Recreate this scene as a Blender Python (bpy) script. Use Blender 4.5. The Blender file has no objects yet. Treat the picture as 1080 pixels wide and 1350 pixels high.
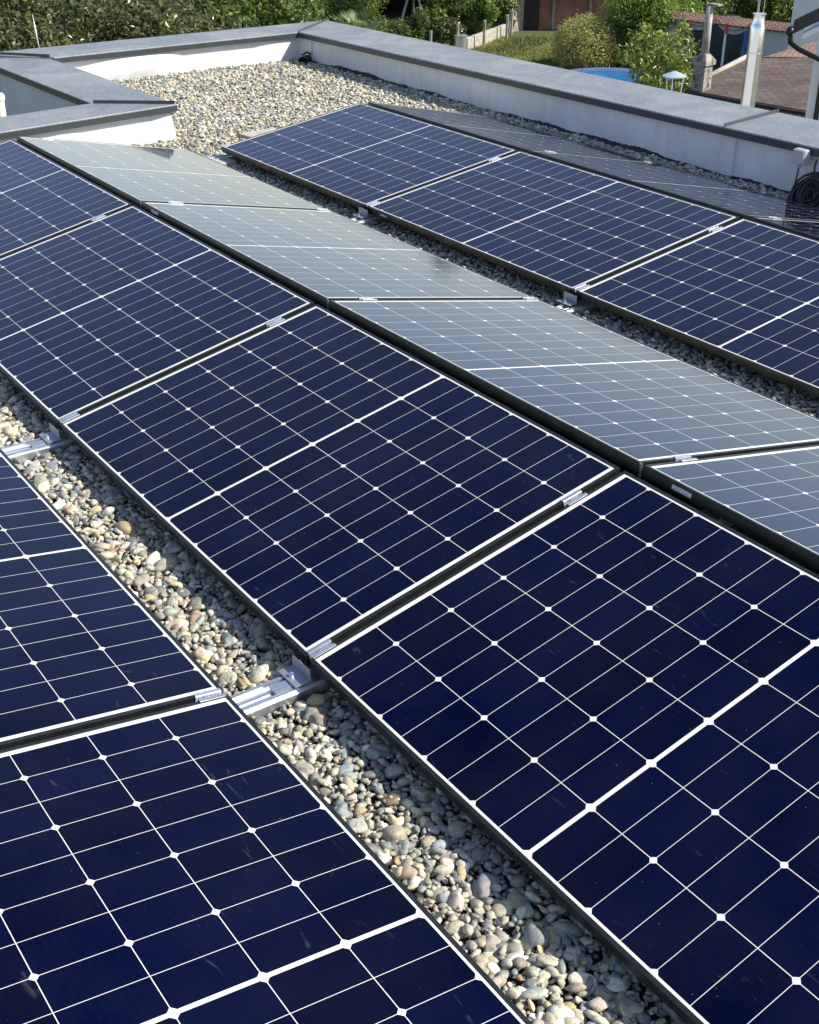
import bpy, math, random
import numpy as np
from mathutils import Vector, Matrix

# ------------------------------------------------------------------ camera, world, sun
S = bpy.context.scene
COL = S.collection
CAM = np.array([7.55236, -1.30722, 1.9155]); YAW, PIT, ROL, FPX = 2.52668, 0.51023, 0.00506, 1635.8
_f = np.array([math.cos(PIT)*math.cos(YAW), math.cos(PIT)*math.sin(YAW), -math.sin(PIT)])
_r = np.cross(_f, [0, 0, 1.]); _r /= np.linalg.norm(_r); _u = np.cross(_r, _f)
CR = math.cos(ROL)*_r + math.sin(ROL)*_u; CU = -math.sin(ROL)*_r + math.cos(ROL)*_u; CF = _f
cd = bpy.data.cameras.new('camera'); cam = bpy.data.objects.new('camera', cd); COL.objects.link(cam)
cam.matrix_world = Matrix(((CR[0], CU[0], -CF[0], CAM[0]), (CR[1], CU[1], -CF[1], CAM[1]), (CR[2], CU[2], -CF[2], CAM[2]), (0, 0, 0, 1)))
cd.sensor_fit = 'HORIZONTAL'; cd.sensor_width = 36; cd.lens = 36*FPX/1080
cd.clip_start = .05; cd.clip_end = 1500
S.camera = cam
S.render.resolution_x = 819; S.render.resolution_y = 1024

SUN = Vector((0.60, 0.62, 0.74)).normalized()
w = bpy.data.worlds.new('World'); S.world = w; w.use_nodes = True
nt = w.node_tree
sky = nt.nodes.new('ShaderNodeTexSky'); sky.sky_type = 'NISHITA'; sky.sun_disc = False
sky.sun_elevation = math.asin(SUN.z); sky.sun_rotation = math.atan2(SUN.x, SUN.y)
sky.air_density = 1.0; sky.dust_density = .45; sky.ozone_density = 1.0
wb = nt.nodes.new('ShaderNodeMix'); wb.data_type = 'RGBA'; wb.blend_type = 'MULTIPLY'; wb.inputs[0].default_value = 1; wb.inputs[7].default_value = (1.035, .965, 1.02, 1)   # slightly hazy neutral horizon
nt.links.new(sky.outputs[0], wb.inputs[6]); nt.links.new(wb.outputs[2], nt.nodes['Background'].inputs[0]); nt.nodes['Background'].inputs[1].default_value = .135
ld = bpy.data.lights.new('sun', 'SUN'); ld.energy = 5.0; ld.angle = math.radians(.53); ld.color = (1, .94, .82)
sun = bpy.data.objects.new('sun', ld); COL.objects.link(sun)
sun.rotation_euler = (-SUN).to_track_quat('-Z', 'Y').to_euler()
S.view_settings.view_transform = 'Standard'; S.view_settings.look = 'None'
S.view_settings.gamma = 1; S.view_settings.exposure = 0.45
S.render.engine = 'CYCLES'

rng = np.random.default_rng(11); random.seed(5)
PI = math.pi
FW = np.array([math.cos(YAW), math.sin(YAW), 0]); RT = np.array([math.sin(YAW), -math.cos(YAW), 0]); UP = np.array([0, 0, 1.])

def at(px, py, D):
    """world point seen in direction (px,py) of the 1080x1350 photo, D metres away on the map"""
    d = CF + CR*(px-538.4)/FPX - CU*(py-675.9)/FPX
    return CAM + d*(D/math.hypot(d[0], d[1]))
def onz(px, py, z):
    d = CF + CR*(px-538.4)/FPX - CU*(py-675.9)/FPX
    return CAM + d*((z-CAM[2])/d[2])
def V3(p, z): return np.array([p[0], p[1], z])

# ------------------------------------------------------------------ helpers
def tag(o, label=None, cat=None, group=None, kind=None):
    if label: o['label'] = label
    if cat: o['category'] = cat
    if group: o['group'] = group
    if kind: o['kind'] = kind
    return o
def empty(name, loc, label, cat, group=None):
    o = bpy.data.objects.new(name, None); COL.objects.link(o); o.location = tuple(float(v) for v in loc); o.empty_display_size = .1
    return tag(o, label, cat, group)
def mesh_np(name, V, F, mat, parent=None, smooth=False, colattr=None, offset=None):
    V = np.asarray(V, float)
    if parent is not None and offset is None: V = V - np.array(parent.location)
    me = bpy.data.meshes.new(name)
    me.vertices.add(len(V)); me.vertices.foreach_set('co', V.astype(np.float32).ravel())
    if isinstance(F, np.ndarray):
        k = F.shape[1]; loops = F.ravel(); tot = np.full(len(F), k)
    else:
        tot = np.array([len(f) for f in F]); loops = np.concatenate([np.array(f) for f in F])
    me.loops.add(len(loops)); me.loops.foreach_set('vertex_index', loops.astype(np.int32))
    me.polygons.add(len(tot)); me.polygons.foreach_set('loop_start', (np.cumsum(tot)-tot).astype(np.int32)); me.polygons.foreach_set('loop_total', tot.astype(np.int32))
    me.polygons.foreach_set('use_smooth', np.full(len(tot), bool(smooth)))
    me.update(calc_edges=True)
    if colattr is not None:
        a = me.color_attributes.new('tint', 'FLOAT_COLOR', 'POINT'); a.data.foreach_set('color', np.asarray(colattr, np.float32).ravel())
    me.validate()
    o = bpy.data.objects.new(name, me); COL.objects.link(o)
    if mat: me.materials.append(mat)
    if parent is not None: o.parent = parent
    return o

class MB:
    def __init__(s): s.v = []; s.f = []
    def add(s, vs, fs):
        n = len(s.v); s.v += [tuple(float(c) for c in v) for v in vs]; s.f += [tuple(i+n for i in f) for f in fs]; return s
    def hexa(s, b, t):      # bottom 4 corners, top 4 corners (ccw seen from above)
        return s.add(list(b)+list(t), [(3, 2, 1, 0), (4, 5, 6, 7), (0, 1, 5, 4), (1, 2, 6, 5), (2, 3, 7, 6), (3, 0, 4, 7)])
    def box(s, c, dx, dy, dz, ang=0., z0=False):
        c = np.array(c, float); ca, sa = math.cos(ang), math.sin(ang)
        ux = np.array([ca, sa, 0])*dx/2; uy = np.array([-sa, ca, 0])*dy/2
        lo = c - (UP*dz/2 if not z0 else 0); hi = lo + UP*dz
        return s.hexa([lo-ux-uy, lo+ux-uy, lo+ux+uy, lo-ux+uy], [hi-ux-uy, hi+ux-uy, hi+ux+uy, hi-ux+uy])
    def prism(s, poly, z0, z1):   # poly xy ccw
        n = len(poly); zz0 = z0 if hasattr(z0, '__len__') else [z0]*n; zz1 = z1 if hasattr(z1, '__len__') else [z1]*n
        vs = [(p[0], p[1], a) for p, a in zip(poly, zz0)] + [(p[0], p[1], a) for p, a in zip(poly, zz1)]
        return s.add(vs, [tuple(range(n-1, -1, -1)), tuple(range(n, 2*n))] + [(i, (i+1) % n, (i+1) % n+n, i+n) for i in range(n)])
    def tube(s, pts, rad, n=10, cap=True):
        pts = [np.array(p, float) for p in pts]; rad = rad if hasattr(rad, '__len__') else [rad]*len(pts)
        base = len(s.v); up = None
        for i, p in enumerate(pts):
            t = pts[min(i+1, len(pts)-1)] - pts[max(i-1, 0)]; t /= (np.linalg.norm(t)+1e-9)
            if up is None: up = np.array([0, 0, 1.]) if abs(t[2]) < .9 else np.array([1., 0, 0])
            a = np.cross(t, up); a /= np.linalg.norm(a); b = np.cross(a, t); up = b
            for k in range(n):
                q = 2*PI*k/n; s.v.append(tuple(p + rad[i]*(math.cos(q)*a + math.sin(q)*b)))
        for i in range(len(pts)-1):
            for k in range(n):
                k2 = (k+1) % n; s.f.append((base+i*n+k, base+(i+1)*n+k, base+(i+1)*n+k2, base+i*n+k2))
        if cap: s.f.append(tuple(base+k for k in range(n))); s.f.append(tuple(base+(len(pts)-1)*n+k for k in range(n-1, -1, -1)))
        return s
    def lathe(s, c, prof, n=24):   # prof: (r,z)
        c = np.array(c, float); base = len(s.v)
        for r_, z in prof:
            for k in range(n): q = 2*PI*k/n; s.v.append((c[0]+r_*math.cos(q), c[1]+r_*math.sin(q), c[2]+z))
        for i in range(len(prof)-1):
            for k in range(n):
                k2 = (k+1) % n; s.f.append((base+i*n+k, base+i*n+k2, base+(i+1)*n+k2, base+(i+1)*n+k))
        s.f.append(tuple(base+k for k in range(n-1, -1, -1))); s.f.append(tuple(base+(len(prof)-1)*n+k for k in range(n)))
        return s
    def build(s, name, mat, parent=None, smooth=False, bevel=0, auto=False, local=False):
        o = mesh_np(name, s.v, s.f, mat, parent, smooth, offset=(0 if local else None))
        if bevel:
            m = o.modifiers.new('bevel', 'BEVEL'); m.width = bevel; m.segments = 2; m.limit_method = 'ANGLE'
        if auto:
            for p in o.data.polygons: p.use_smooth = True
            for e in range(1):
                try: o.data.set_sharp_from_angle(angle=math.radians(40))
                except Exception: pass
        return o

# ------------------------------------------------------------------ materials
def M(name):
    m = bpy.data.materials.new(name); m.use_nodes = True
    return m, m.node_tree, m.node_tree.nodes['Principled BSDF']
def nd(t, typ, **kw):
    n = t.nodes.new(typ)
    for k, v in kw.items(): setattr(n, k, v)
    return n
def math_(t, op, a, b=None, c=None):
    n = t.nodes.new('ShaderNodeMath'); n.operation = op
    for i, x in enumerate((a, b, c)):
        if x is None: continue
        if isinstance(x, (int, float)): n.inputs[i].default_value = x
        else: t.links.new(x, n.inputs[i])
    return n.outputs[0]
def ramp(t, fac, stops, interp='LINEAR'):
    n = t.nodes.new('ShaderNodeValToRGB'); n.color_ramp.interpolation = interp
    el = n.color_ramp.elements
    while len(el) < len(stops): el.new(.5)
    for e, (p, c) in zip(el, stops):
        e.position = p; e.color = (*c, 1) if len(c) == 3 else c
    if fac is not None: t.links.new(fac, n.inputs[0])
    return n.outputs[0]
def noise(t, scale, detail=4, rough=.55, vec=None, dist=0):
    n = t.nodes.new('ShaderNodeTexNoise'); n.inputs['Scale'].default_value = scale; n.inputs['Detail'].default_value = detail
    n.inputs['Roughness'].default_value = rough; n.inputs['Distortion'].default_value = dist
    if vec is None:
        vec = t.nodes.new('ShaderNodeTexCoord').outputs['Object']
    t.links.new(vec, n.inputs['Vector']); return n.outputs[0]
def mixc(t, fac, a, b, blend='MIX'):
    n = t.nodes.new('ShaderNodeMix'); n.data_type = 'RGBA'; n.blend_type = blend
    for i, x in ((0, fac), (6, a), (7, b)):
        if isinstance(x, (int, float)): n.inputs[i].default_value = x
        elif isinstance(x, tuple): n.inputs[i].default_value = (*x, 1) if len(x) == 3 else x
        else: t.links.new(x, n.inputs[i])
    return n.outputs[2]
def bump(t, b, h, strength=.3, dist=.01):
    n = t.nodes.new('ShaderNodeBump'); n.inputs['Strength'].default_value = strength; n.inputs['Distance'].default_value = dist
    t.links.new(h, n.inputs['Height']); t.links.new(n.outputs[0], b.inputs['Normal'])
def simple(name, col, rough=.6, metal=0., var=.25, scale=8, bmp=.15, bdist=.004, scale2=None, spec=.5):
    m, t, b = M(name)
    f = noise(t, scale, 6, .6)
    lo = tuple(c*(1-var) for c in col); hi = tuple(min(1, c*(1+var)) for c in col)
    t.links.new(ramp(t, f, [(.3, lo), (.7, hi)]), b.inputs['Base Color'])
    b.inputs['Roughness'].default_value = rough; b.inputs['Metallic'].default_value = metal; b.inputs['Specular IOR Level'].default_value = spec
    if bmp: bump(t, b, noise(t, scale2 or scale*6, 4), bmp, bdist)
    return m

MAT = {}
# --- black anodised frame
m, t, b = M('black_anodised'); MAT['frame'] = m
t.links.new(ramp(t, noise(t, 30, 3), [(.3, (.042, .046, .044)), (.7, (.065, .07, .067))]), b.inputs['Base Color'])
b.inputs['Metallic'].default_value = .75; b.inputs['Roughness'].default_value = .30
# --- aluminium
m, t, b = M('aluminium'); MAT['alu'] = m
sc = nd(t, 'ShaderNodeMapping'); tc = nd(t, 'ShaderNodeTexCoord'); t.links.new(tc.outputs['Object'], sc.inputs[0]); sc.inputs['Scale'].default_value = (40, 2, 40)
f = noise(t, 3, 4, .6, sc.outputs[0])
t.links.new(ramp(t, f, [(.3, (.55, .58, .62)), (.7, (.78, .80, .82))]), b.inputs['Base Color'])
b.inputs['Metallic'].default_value = .85; t.links.new(ramp(t, f, [(.3, (.28,)*3), (.7, (.48,)*3)]), b.inputs['Roughness'])
MAT['alu_shaded'] = simple('shaded_aluminium', (.40, .43, .47), .5, .7, .12, 30, .08)  # darker, bluish copy of the aluminium; the brackets' shade is put into its colour
MAT['steel_dark'] = simple('dark_steel', (.10, .10, .10), .5, .6)
MAT['label'] = simple('sticker', (.55, .55, .53), .5, 0, .4, 160, 0)
MAT['rubber'] = simple('black_rubber', (.012, .012, .013), .45, 0, .3, 20, .1)
MAT['conduit'] = simple('grey_plastic', (.42, .44, .42), .45, 0, .08, 10, .05)
MAT['cable_grey'] = simple('grey_cable', (.06, .07, .07), .5, 0, .1, 10, 0)
MAT['pvc'] = simple('white_pvc', (.78, .76, .66), .4, 0, .06, 6, .05)
MAT['concrete'] = simple('concrete', (.42, .39, .34), .9, 0, .35, 9, .5, .01)

# --- photovoltaic glass face (one sheet: cells, fine lines and white backsheet behind glass)
PW, PL = 1.122, 1.727
def pv_material():
    m, t, b = M('pv_glass')
    tc = nd(t, 'ShaderNodeTexCoord'); sp = nd(t, 'ShaderNodeSeparateXYZ'); t.links.new(tc.outputs['Object'], sp.inputs[0])
    X, Y = sp.outputs[0], sp.outputs[1]
    pu, pv, mg = .0927, .1813, .0047     # half-cell pitch, cell pitch, half mid gap
    ax = math_(t, 'SUBTRACT', math_(t, 'ABSOLUTE', X), mg)            # distance from middle bar
    vy = math_(t, 'SUBTRACT', Y, (PW-6*pv)/2)
    def near(val, pitch):      # distance to nearest multiple
        q = math_(t, 'DIVIDE', val, pitch); r = math_(t, 'ROUND', q)
        return math_(t, 'MULTIPLY', math_(t, 'ABSOLUTE', math_(t, 'SUBTRACT', q, r)), pitch)
    dU = near(ax, pu); dV = near(vy, pv); dU2 = near(ax, 2*pu)
    lu = math_(t, 'LESS_THAN', dU, .00072); lv = math_(t, 'LESS_THAN', dV, .00095)
    # rounded wafer corners
    dd = math_(t, 'LESS_THAN', math_(t, 'ADD', dU2, math_(t, 'MULTIPLY', dV, 1.0)), .0108)
    outu = math_(t, 'MAXIMUM', math_(t, 'GREATER_THAN', ax, 9*pu-.0008), math_(t, 'LESS_THAN', ax, 0.0))
    outv = math_(t, 'MAXIMUM', math_(t, 'LESS_THAN', vy, .0008), math_(t, 'GREATER_THAN', vy, 6*pv-.0008))
    line = math_(t, 'MAXIMUM', math_(t, 'MAXIMUM', lu, lv), math_(t, 'MAXIMUM', dd, math_(t, 'MAXIMUM', outu, outv)))
    # cell tone: each half cell a hair different, plus soft blotches
    cx = math_(t, 'FLOOR', math_(t, 'DIVIDE', X, pu)); cy = math_(t, 'FLOOR', math_(t, 'DIVIDE', vy, pv))
    cb = nd(t, 'ShaderNodeCombineXYZ'); t.links.new(cx, cb.inputs[0]); t.links.new(cy, cb.inputs[1])
    oi = nd(t, 'ShaderNodeObjectInfo'); t.links.new(math_(t, 'MULTIPLY', oi.outputs['Random'], 91.), cb.inputs[2])
    wn = nd(t, 'ShaderNodeTexWhiteNoise', noise_dimensions='3D'); t.links.new(cb.outputs[0], wn.inputs[0])
    cell = ramp(t, wn.outputs['Value'], [(0, (.0001, .0010, .0120)), (1, (.0002, .0021, .0225))])
    # very fine busbars
    bb = near(math_(t, 'ADD', vy, .009), pv/10); bl = math_(t, 'MULTIPLY', math_(t, 'LESS_THAN', bb, .0003), .02)
    cell = mixc(t, bl, cell, (.25, .27, .32))
    base = mixc(t, line, cell, (.74, .72, .65))
    # dust: sparse specks and faint smears lying on the glass
    vadd = nd(t, 'ShaderNodeVectorMath', operation='ADD'); t.links.new(tc.outputs['Object'], vadd.inputs[0])
    cb2 = nd(t, 'ShaderNodeCombineXYZ'); r10 = math_(t, 'MULTIPLY', oi.outputs['Random'], 37.); t.links.new(r10, cb2.inputs[0]); t.links.new(r10, cb2.inputs[1]); t.links.new(cb2.outputs[0], vadd.inputs[1])
    vo = nd(t, 'ShaderNodeTexVoronoi'); vo.inputs['Scale'].default_value = 34; t.links.new(vadd.outputs[0], vo.inputs['Vector'])
    sm = ramp(t, noise(t, 2.2, 3, .5, vadd.outputs[0]), [(.45, (0,)*3), (.68, (1,)*3)])
    spk = math_(t, 'MULTIPLY', math_(t, 'LESS_THAN', vo.outputs['Distance'], .034), math_(t, 'ADD', .12, sm))
    sv = nd(t, 'ShaderNodeMapping'); t.links.new(vadd.outputs[0], sv.inputs[0]); sv.inputs['Scale'].default_value = (3.2, 9, 3); sv.inputs['Rotation'].default_value = (0, 0, .5)
    smear = ramp(t, noise(t, 1.6, 7, .62, sv.outputs[0], 1.5), [(.66, (0,)*3), (.80, (1,)*3)])
    smear = math_(t, 'MULTIPLY', smear, .10)
    film = math_(t, 'MULTIPLY', ramp(t, noise(t, 3, 5, .6, vadd.outputs[0]), [(.35, (0,)*3), (.75, (1,)*3)]), .008)
    dirt = math_(t, 'ADD', math_(t, 'ADD', math_(t, 'MULTIPLY', spk, .35), smear), film)
    base = mixc(t, dirt, base, (.60, .62, .66))
    t.links.new(base, b.inputs['Base Color'])
    b.inputs['Roughness'].default_value = .55; b.inputs['Specular IOR Level'].default_value = .0
    b.inputs['Sheen Weight'].default_value = .02; b.inputs['Sheen Roughness'].default_value = .35; b.inputs['Sheen Tint'].default_value = (.9, .93, 1, 1)
    # anti-reflective solar glass: little reflection head-on, full Fresnel reflection at grazing angles
    rr = math_(t, 'ADD', ramp(t, noise(t, 4, 4, .6, vadd.outputs[0]), [(.3, (.05,)*3), (.7, (.085,)*3)]), math_(t, 'MULTIPLY', smear, 2))
    gl = nd(t, 'ShaderNodeBsdfGlossy'); gl.inputs['Color'].default_value = (1, 1, 1, 1); t.links.new(rr, gl.inputs['Roughness'])
    fr = nd(t, 'ShaderNodeFresnel'); fr.inputs[0].default_value = 1.75
    fac = math_(t, 'MAXIMUM', math_(t, 'MULTIPLY', math_(t, 'SUBTRACT', fr.outputs[0], .082), 1.45), .010)
    mx = nd(t, 'ShaderNodeMixShader'); t.links.new(math_(t, 'MINIMUM', fac, .58), mx.inputs[0]); t.links.new(b.outputs[0], mx.inputs[1]); t.links.new(gl.outputs[0], mx.inputs[2])
    t.links.new(mx.outputs[0], t.nodes['Material Output'].inputs[0])
    return m
MAT['pv'] = pv_material()

# --- coping sheet metal with a weathered grey film
m, t, b = M('coping_metal'); MAT['coping'] = m
n1 = noise(t, 2.2, 8, .65, dist=.6); n2 = noise(t, 38, 8, .8)
c1 = ramp(t, n1, [(.32, (.15, .175, .20)), (.5, (.21, .235, .255)), (.7, (.30, .32, .33))])
c2 = mixc(t, ramp(t, n2, [(.42, (0,)*3), (.66, (.42,)*3)]), c1, (.54, .52, .47))
t.links.new(c2, b.inputs['Base Color'])
t.links.new(ramp(t, n1, [(.3, (.42,)*3), (.7, (.66,)*3)]), b.inputs['Roughness']); b.inputs['Metallic'].default_value = .25
bump(t, b, noise(t, 3.5, 3), .25, .01)
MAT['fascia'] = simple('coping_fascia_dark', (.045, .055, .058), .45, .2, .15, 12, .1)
MAT['seam'] = simple('standing_seam_metal', (.07, .075, .08), .45, .3, .2, 12, .1)
# --- white membrane
m, t, b = M('white_membrane'); MAT['membrane'] = m
n1 = noise(t, 3, 6, .6)
st = nd(t, 'ShaderNodeMapping'); tc = nd(t, 'ShaderNodeTexCoord'); t.links.new(tc.outputs['Object'], st.inputs[0]); st.inputs['Scale'].default_value = (9, 9, .6)
n2 = noise(t, 1.6, 6, .65, st.outputs[0])
c = mixc(t, ramp(t, n2, [(.48, (0,)*3), (.8, (.4,)*3)]), ramp(t, n1, [(.3, (.60, .605, .60)), (.7, (.72, .72, .71))]), (.40, .39, .36))
t.links.new(c, b.inputs['Base Color']); b.inputs['Roughness'].default_value = .5
bump(t, b, noise(t, 3.5, 3, .45), .5, .03)
MAT['render_wall'] = simple('grey_render', (.50, .52, .54), .85, 0, .10, 3, .2, .004, 120)
MAT['foot_dark'] = simple('dark_foot_strip', (.018, .018, .020), .7, 0, .3, 14, .4, .01)
# --- pebbles
m, t, b = M('pebble'); MAT['pebble'] = m
at_ = nd(t, 'ShaderNodeAttribute', attribute_name='tint'); tc = nd(t, 'ShaderNodeTexCoord')
n1 = noise(t, 55, 5, .65, tc.outputs['Object'], 1.2); n2 = noise(t, 240, 3, .6, tc.outputs['Object'])
c = mixc(t, 1., at_.outputs['Color'], ramp(t, n1, [(.28, (.50, .49, .47)), (.5, (1, 1, 1)), (.72, (1.3, 1.27, 1.18))]), 'MULTIPLY')
c = mixc(t, 1., c, ramp(t, n2, [(.3, (.78,)*3), (.7, (1.12,)*3)]), 'MULTIPLY')
t.links.new(c, b.inputs['Base Color']); b.inputs['Roughness'].default_value = .62
bump(t, b, n2, .35, .002)
MAT['bed'] = simple('gravel_bed', (.10, .095, .08), .95, 0, .5, 40, .8, .02)

# ------------------------------------------------------------------ roof deck and pebbles
ZG = -.098
def wall_x(y): return -3.10 - (y-2.6)*.035          # inner face of the far parapet
WY = 4.985                                           # inner face of the right parapet
def notch_x(y): return -.84 - (y-2.54)*.13          # inner face of the notch parapet
roof_poly = [(-3.6, 5.2), (-3.6, 2.25), (-1.0, 2.25), (-.35, -4.5), (10.5, -4.5), (10.5, 5.2)]
d = MB().prism(roof_poly[::-1] if False else [(-3.6, 5.2), (-3.6, 2.25), (-1.0, 2.25), (-.35, -4.5), (10.5, -4.5), (10.5, 5.2)], -.40, ZG-.012)
tag(d.build('roof_deck', MAT['bed']), kind='structure')

def icosphere(sub):
    import bmesh
    bm = bmesh.new(); bmesh.ops.create_icosphere(bm, subdivisions=sub, radius=1)
    v = np.array([x.co[:] for x in bm.verts]); f = np.array([[q.index for q in x.verts] for x in bm.faces]); bm.free(); return v, f
PAL = np.array([(.32, .30, .25), (.48, .44, .35), (.25, .26, .26), (.42, .37, .28), (.56, .52, .42), (.19, .20, .20), (.50, .42, .24), (.34, .35, .32), (.70, .68, .58), (.33, .23, .15), (.44, .41, .32), (.27, .29, .31)])
PP = np.array([12, 15, 9, 9, 14, 6, 4, 11, 10, 1.5, 13, 8.]); PP /= PP.sum()
def in_roof(x, y):
    ok = (y < WY-.015) & (x > wall_x(y)+.015) & ((x > notch_x(y)+.02) | (y > 2.56))
    return ok
def strip(x, y, *regs):
    m_ = np.zeros(len(x), bool)
    for x0, x1, y0, y1 in regs: m_ |= (x > x0) & (x < x1) & (y > y0) & (y < y1)
    return m_
def scatter(x0, x1, y0, y1, sp):
    nx, ny = int((x1-x0)/sp), int((y1-y0)/sp)
    gx, gy = np.meshgrid(np.arange(nx), np.arange(ny)); gx = gx+.5*(gy % 2)
    x = x0+(gx+.5+rng.uniform(-.42, .42, gx.shape))*sp; y = y0+(gy+.5+rng.uniform(-.42, .42, gx.shape))*sp
    return x.ravel(), y.ravel()
def stones(x, y, size, z, base, tilt=.35):
    v, f = base; n = len(x); nv = len(v)
    a = size*rng.uniform(.85, 1.55, n); bb = a*rng.uniform(.48, .9, n); cc = a*rng.uniform(.32, .62, n)
    P = v[None]*np.stack([a, bb, cc], 1)[:, None, :]
    # lumpiness: low frequency distortion, superellipse flattening
    k1 = rng.normal(0, 1, (n, 3)); k2 = rng.normal(0, 1, (n, 3)); ph = rng.uniform(0, 6, (n, 2))
    dsp = 1 + .14*np.sin(2.2*np.einsum('vj,nj->nv', v, k1)+ph[:, :1]) + .13*np.sin(3.4*np.einsum('vj,nj->nv', v, k2)+ph[:, 1:])
    P = P*dsp[:, :, None]
    yaw = rng.uniform(0, 2*PI, n); tx = rng.normal(0, tilt, n); ty = rng.normal(0, tilt, n)
    c, s = np.cos(tx), np.sin(tx); P = np.stack([P[..., 0], P[..., 1]*c[:, None]-P[..., 2]*s[:, None], P[..., 1]*s[:, None]+P[..., 2]*c[:, None]], -1)
    c, s = np.cos(ty), np.sin(ty); P = np.stack([P[..., 0]*c[:, None]+P[..., 2]*s[:, None], P[..., 1], -P[..., 0]*s[:, None]+P[..., 2]*c[:, None]], -1)
    c, s = np.cos(yaw), np.sin(yaw); P = np.stack([P[..., 0]*c[:, None]-P[..., 1]*s[:, None], P[..., 0]*s[:, None]+P[..., 1]*c[:, None], P[..., 2]], -1)
    P += np.stack([x, y, z], 1)[:, None, :]
    F = (f[None]+(np.arange(n)*nv)[:, None, None]).reshape(-1, 3)
    col = PAL[rng.choice(len(PAL), n, p=PP)]*rng.uniform(.75, 1.35, (n, 1))*np.array([1.03, 1.02, .97]); col = col*(1+rng.normal(0, .03, (n, 3)))
    C = np.concatenate([np.repeat(np.clip(col, .02, .8), nv, 0), np.ones((n*nv, 1))], 1)
    return P.reshape(-1, 3), F, C
PXP = 1.74712
def off_rail(x, y):
    k = np.round(x/PXP); return (np.abs(x-k*PXP) > .052) | (x < -.2)
Vs, Fs, Cs = [], [], []; nvt = 0
def pour(region, sp, smin, smax, zlo, zhi, base, mask):
    global nvt
    x, y = scatter(*region, sp); k = mask(x, y) & in_roof(x, y); x, y = x[k], y[k]
    size = smin*(smax/smin)**(rng.beta(1.3, 2.4, len(x)))
    z = rng.uniform(zlo, zhi, len(x))
    V, F, C = stones(x, y, size, z, base); Vs.append(V); Fs.append(F+nvt); Cs.append(C); nvt += len(V)
I1, I2, I3 = icosphere(1), icosphere(2), icosphere(3)
gapZA = lambda x, y: strip(x, y, (2.2, 7.3, -.40, .16)) & off_rail(x, y)
pour((2.0, 7.3, -.42, .16), .0165, .006, .012, ZG+.002, ZG+.010, I2, gapZA)
pour((2.0, 7.3, -.42, .16), .0215, .0065, .022, ZG+.008, ZG+.021, I2, gapZA)
pour((2.0, 7.3, -.42, .16), .075, .018, .031, ZG+.008, ZG+.018, I3, gapZA)
gapBC = lambda x, y: strip(x, y, (-.1, 5.6, 2.18, 2.86)) & off_rail(x, y)
pour((-.1, 5.6, 2.15, 2.9), .020, .007, .013, ZG+.002, ZG+.010, I1, gapBC)
pour((-.1, 5.6, 2.15, 2.9), .025, .008, .018, ZG+.007, ZG+.020, I2, gapBC)
opn = lambda x, y: ((x < .16) | (y > 4.60)) & ~((x > -.02) & (y < 4.6)) & ~((np.abs(x-.02) < .05) & (y < 2.3)) & (y > 1.0)
pour((-3.3, 5.5, 1.0, 5.0), .023, .009, .015, ZG+.002, ZG+.010, I1, opn)
pour((-3.3, 5.5, 1.0, 5.0), .029, .0095, .023, ZG+.005, ZG+.022, I2, opn)
g = mesh_np('gravel', np.concatenate(Vs), np.concatenate(Fs), MAT['pebble'], smooth=True, colattr=np.concatenate(Cs))
tag(g, kind='stuff')

# ------------------------------------------------------------------ solar panels
def panel_parts(root, sticker=None):
    D = .035; lip = .011
    fm = MB()
    x0, x1 = -PL/2, PL/2
    fm.box((0, lip/2, -D/2), PL, lip, D); fm.box((0, PW-lip/2, -D/2), PL, lip, D)
    fm.box((x0+lip/2, PW/2, -D/2), lip, PW-2*lip, D-.0002); fm.box((x1-lip/2, PW/2, -D/2), lip, PW-2*lip, D-.0002)
    fm.box((0, lip+.011, -D+.0012), PL-2*lip-.001, .0218, .002); fm.box((0, PW-lip-.011, -D+.0012), PL-2*lip-.001, .0218, .002)
    fr = fm.build('frame', MAT['frame'], root, bevel=.0012, local=True)
    gl = MB().box((0, PW/2, -.0018-.0025), PL-2*lip+.0006, PW-2*lip+.0006, .005).build('glass_face', MAT['pv'], root, local=True)
    return fr, gl
proto = {}
ROWS = {  # name: (y_ref, z_ref, tilt, side(+1 rises towards +y), dx, drot)
    'A': (0, 0, .20849, 1, 0, 0),
    'B': (1.13806+PW*math.cos(.19587), .2506-PW*math.sin(.19587), .19587, -1, .02803, .00466),
    'C': (2.51061, .00206, .14797, 1, -.02533, .00481),
    'D': (3.66565+PW*math.cos(.2041), .1698-PW*math.sin(.2041), .2041, -1, -.01353, .00365),
    'Z': (-.23531, -.01099, .15779, -1, -.00404, -.00137)}
def row_mat(row, x):
    y, z, t, s, dx, dr = ROWS[row]
    if s > 0: m = Matrix(((1, 0, 0), (0, math.cos(t), -math.sin(t)), (0, math.sin(t), math.cos(t)))).to_4x4()
    else: m = Matrix(((-1, 0, 0), (0, -math.cos(t), math.sin(t)), (0, math.sin(t), math.cos(t)))).to_4x4()
    m = Matrix.Rotation(dr, 4, 'Z') @ m
    return Matrix.Translation((x+dx, y+dr*(x-4), z)) @ m
ORD = ['farthest', 'second farthest', 'third farthest', 'fourth farthest']
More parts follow.
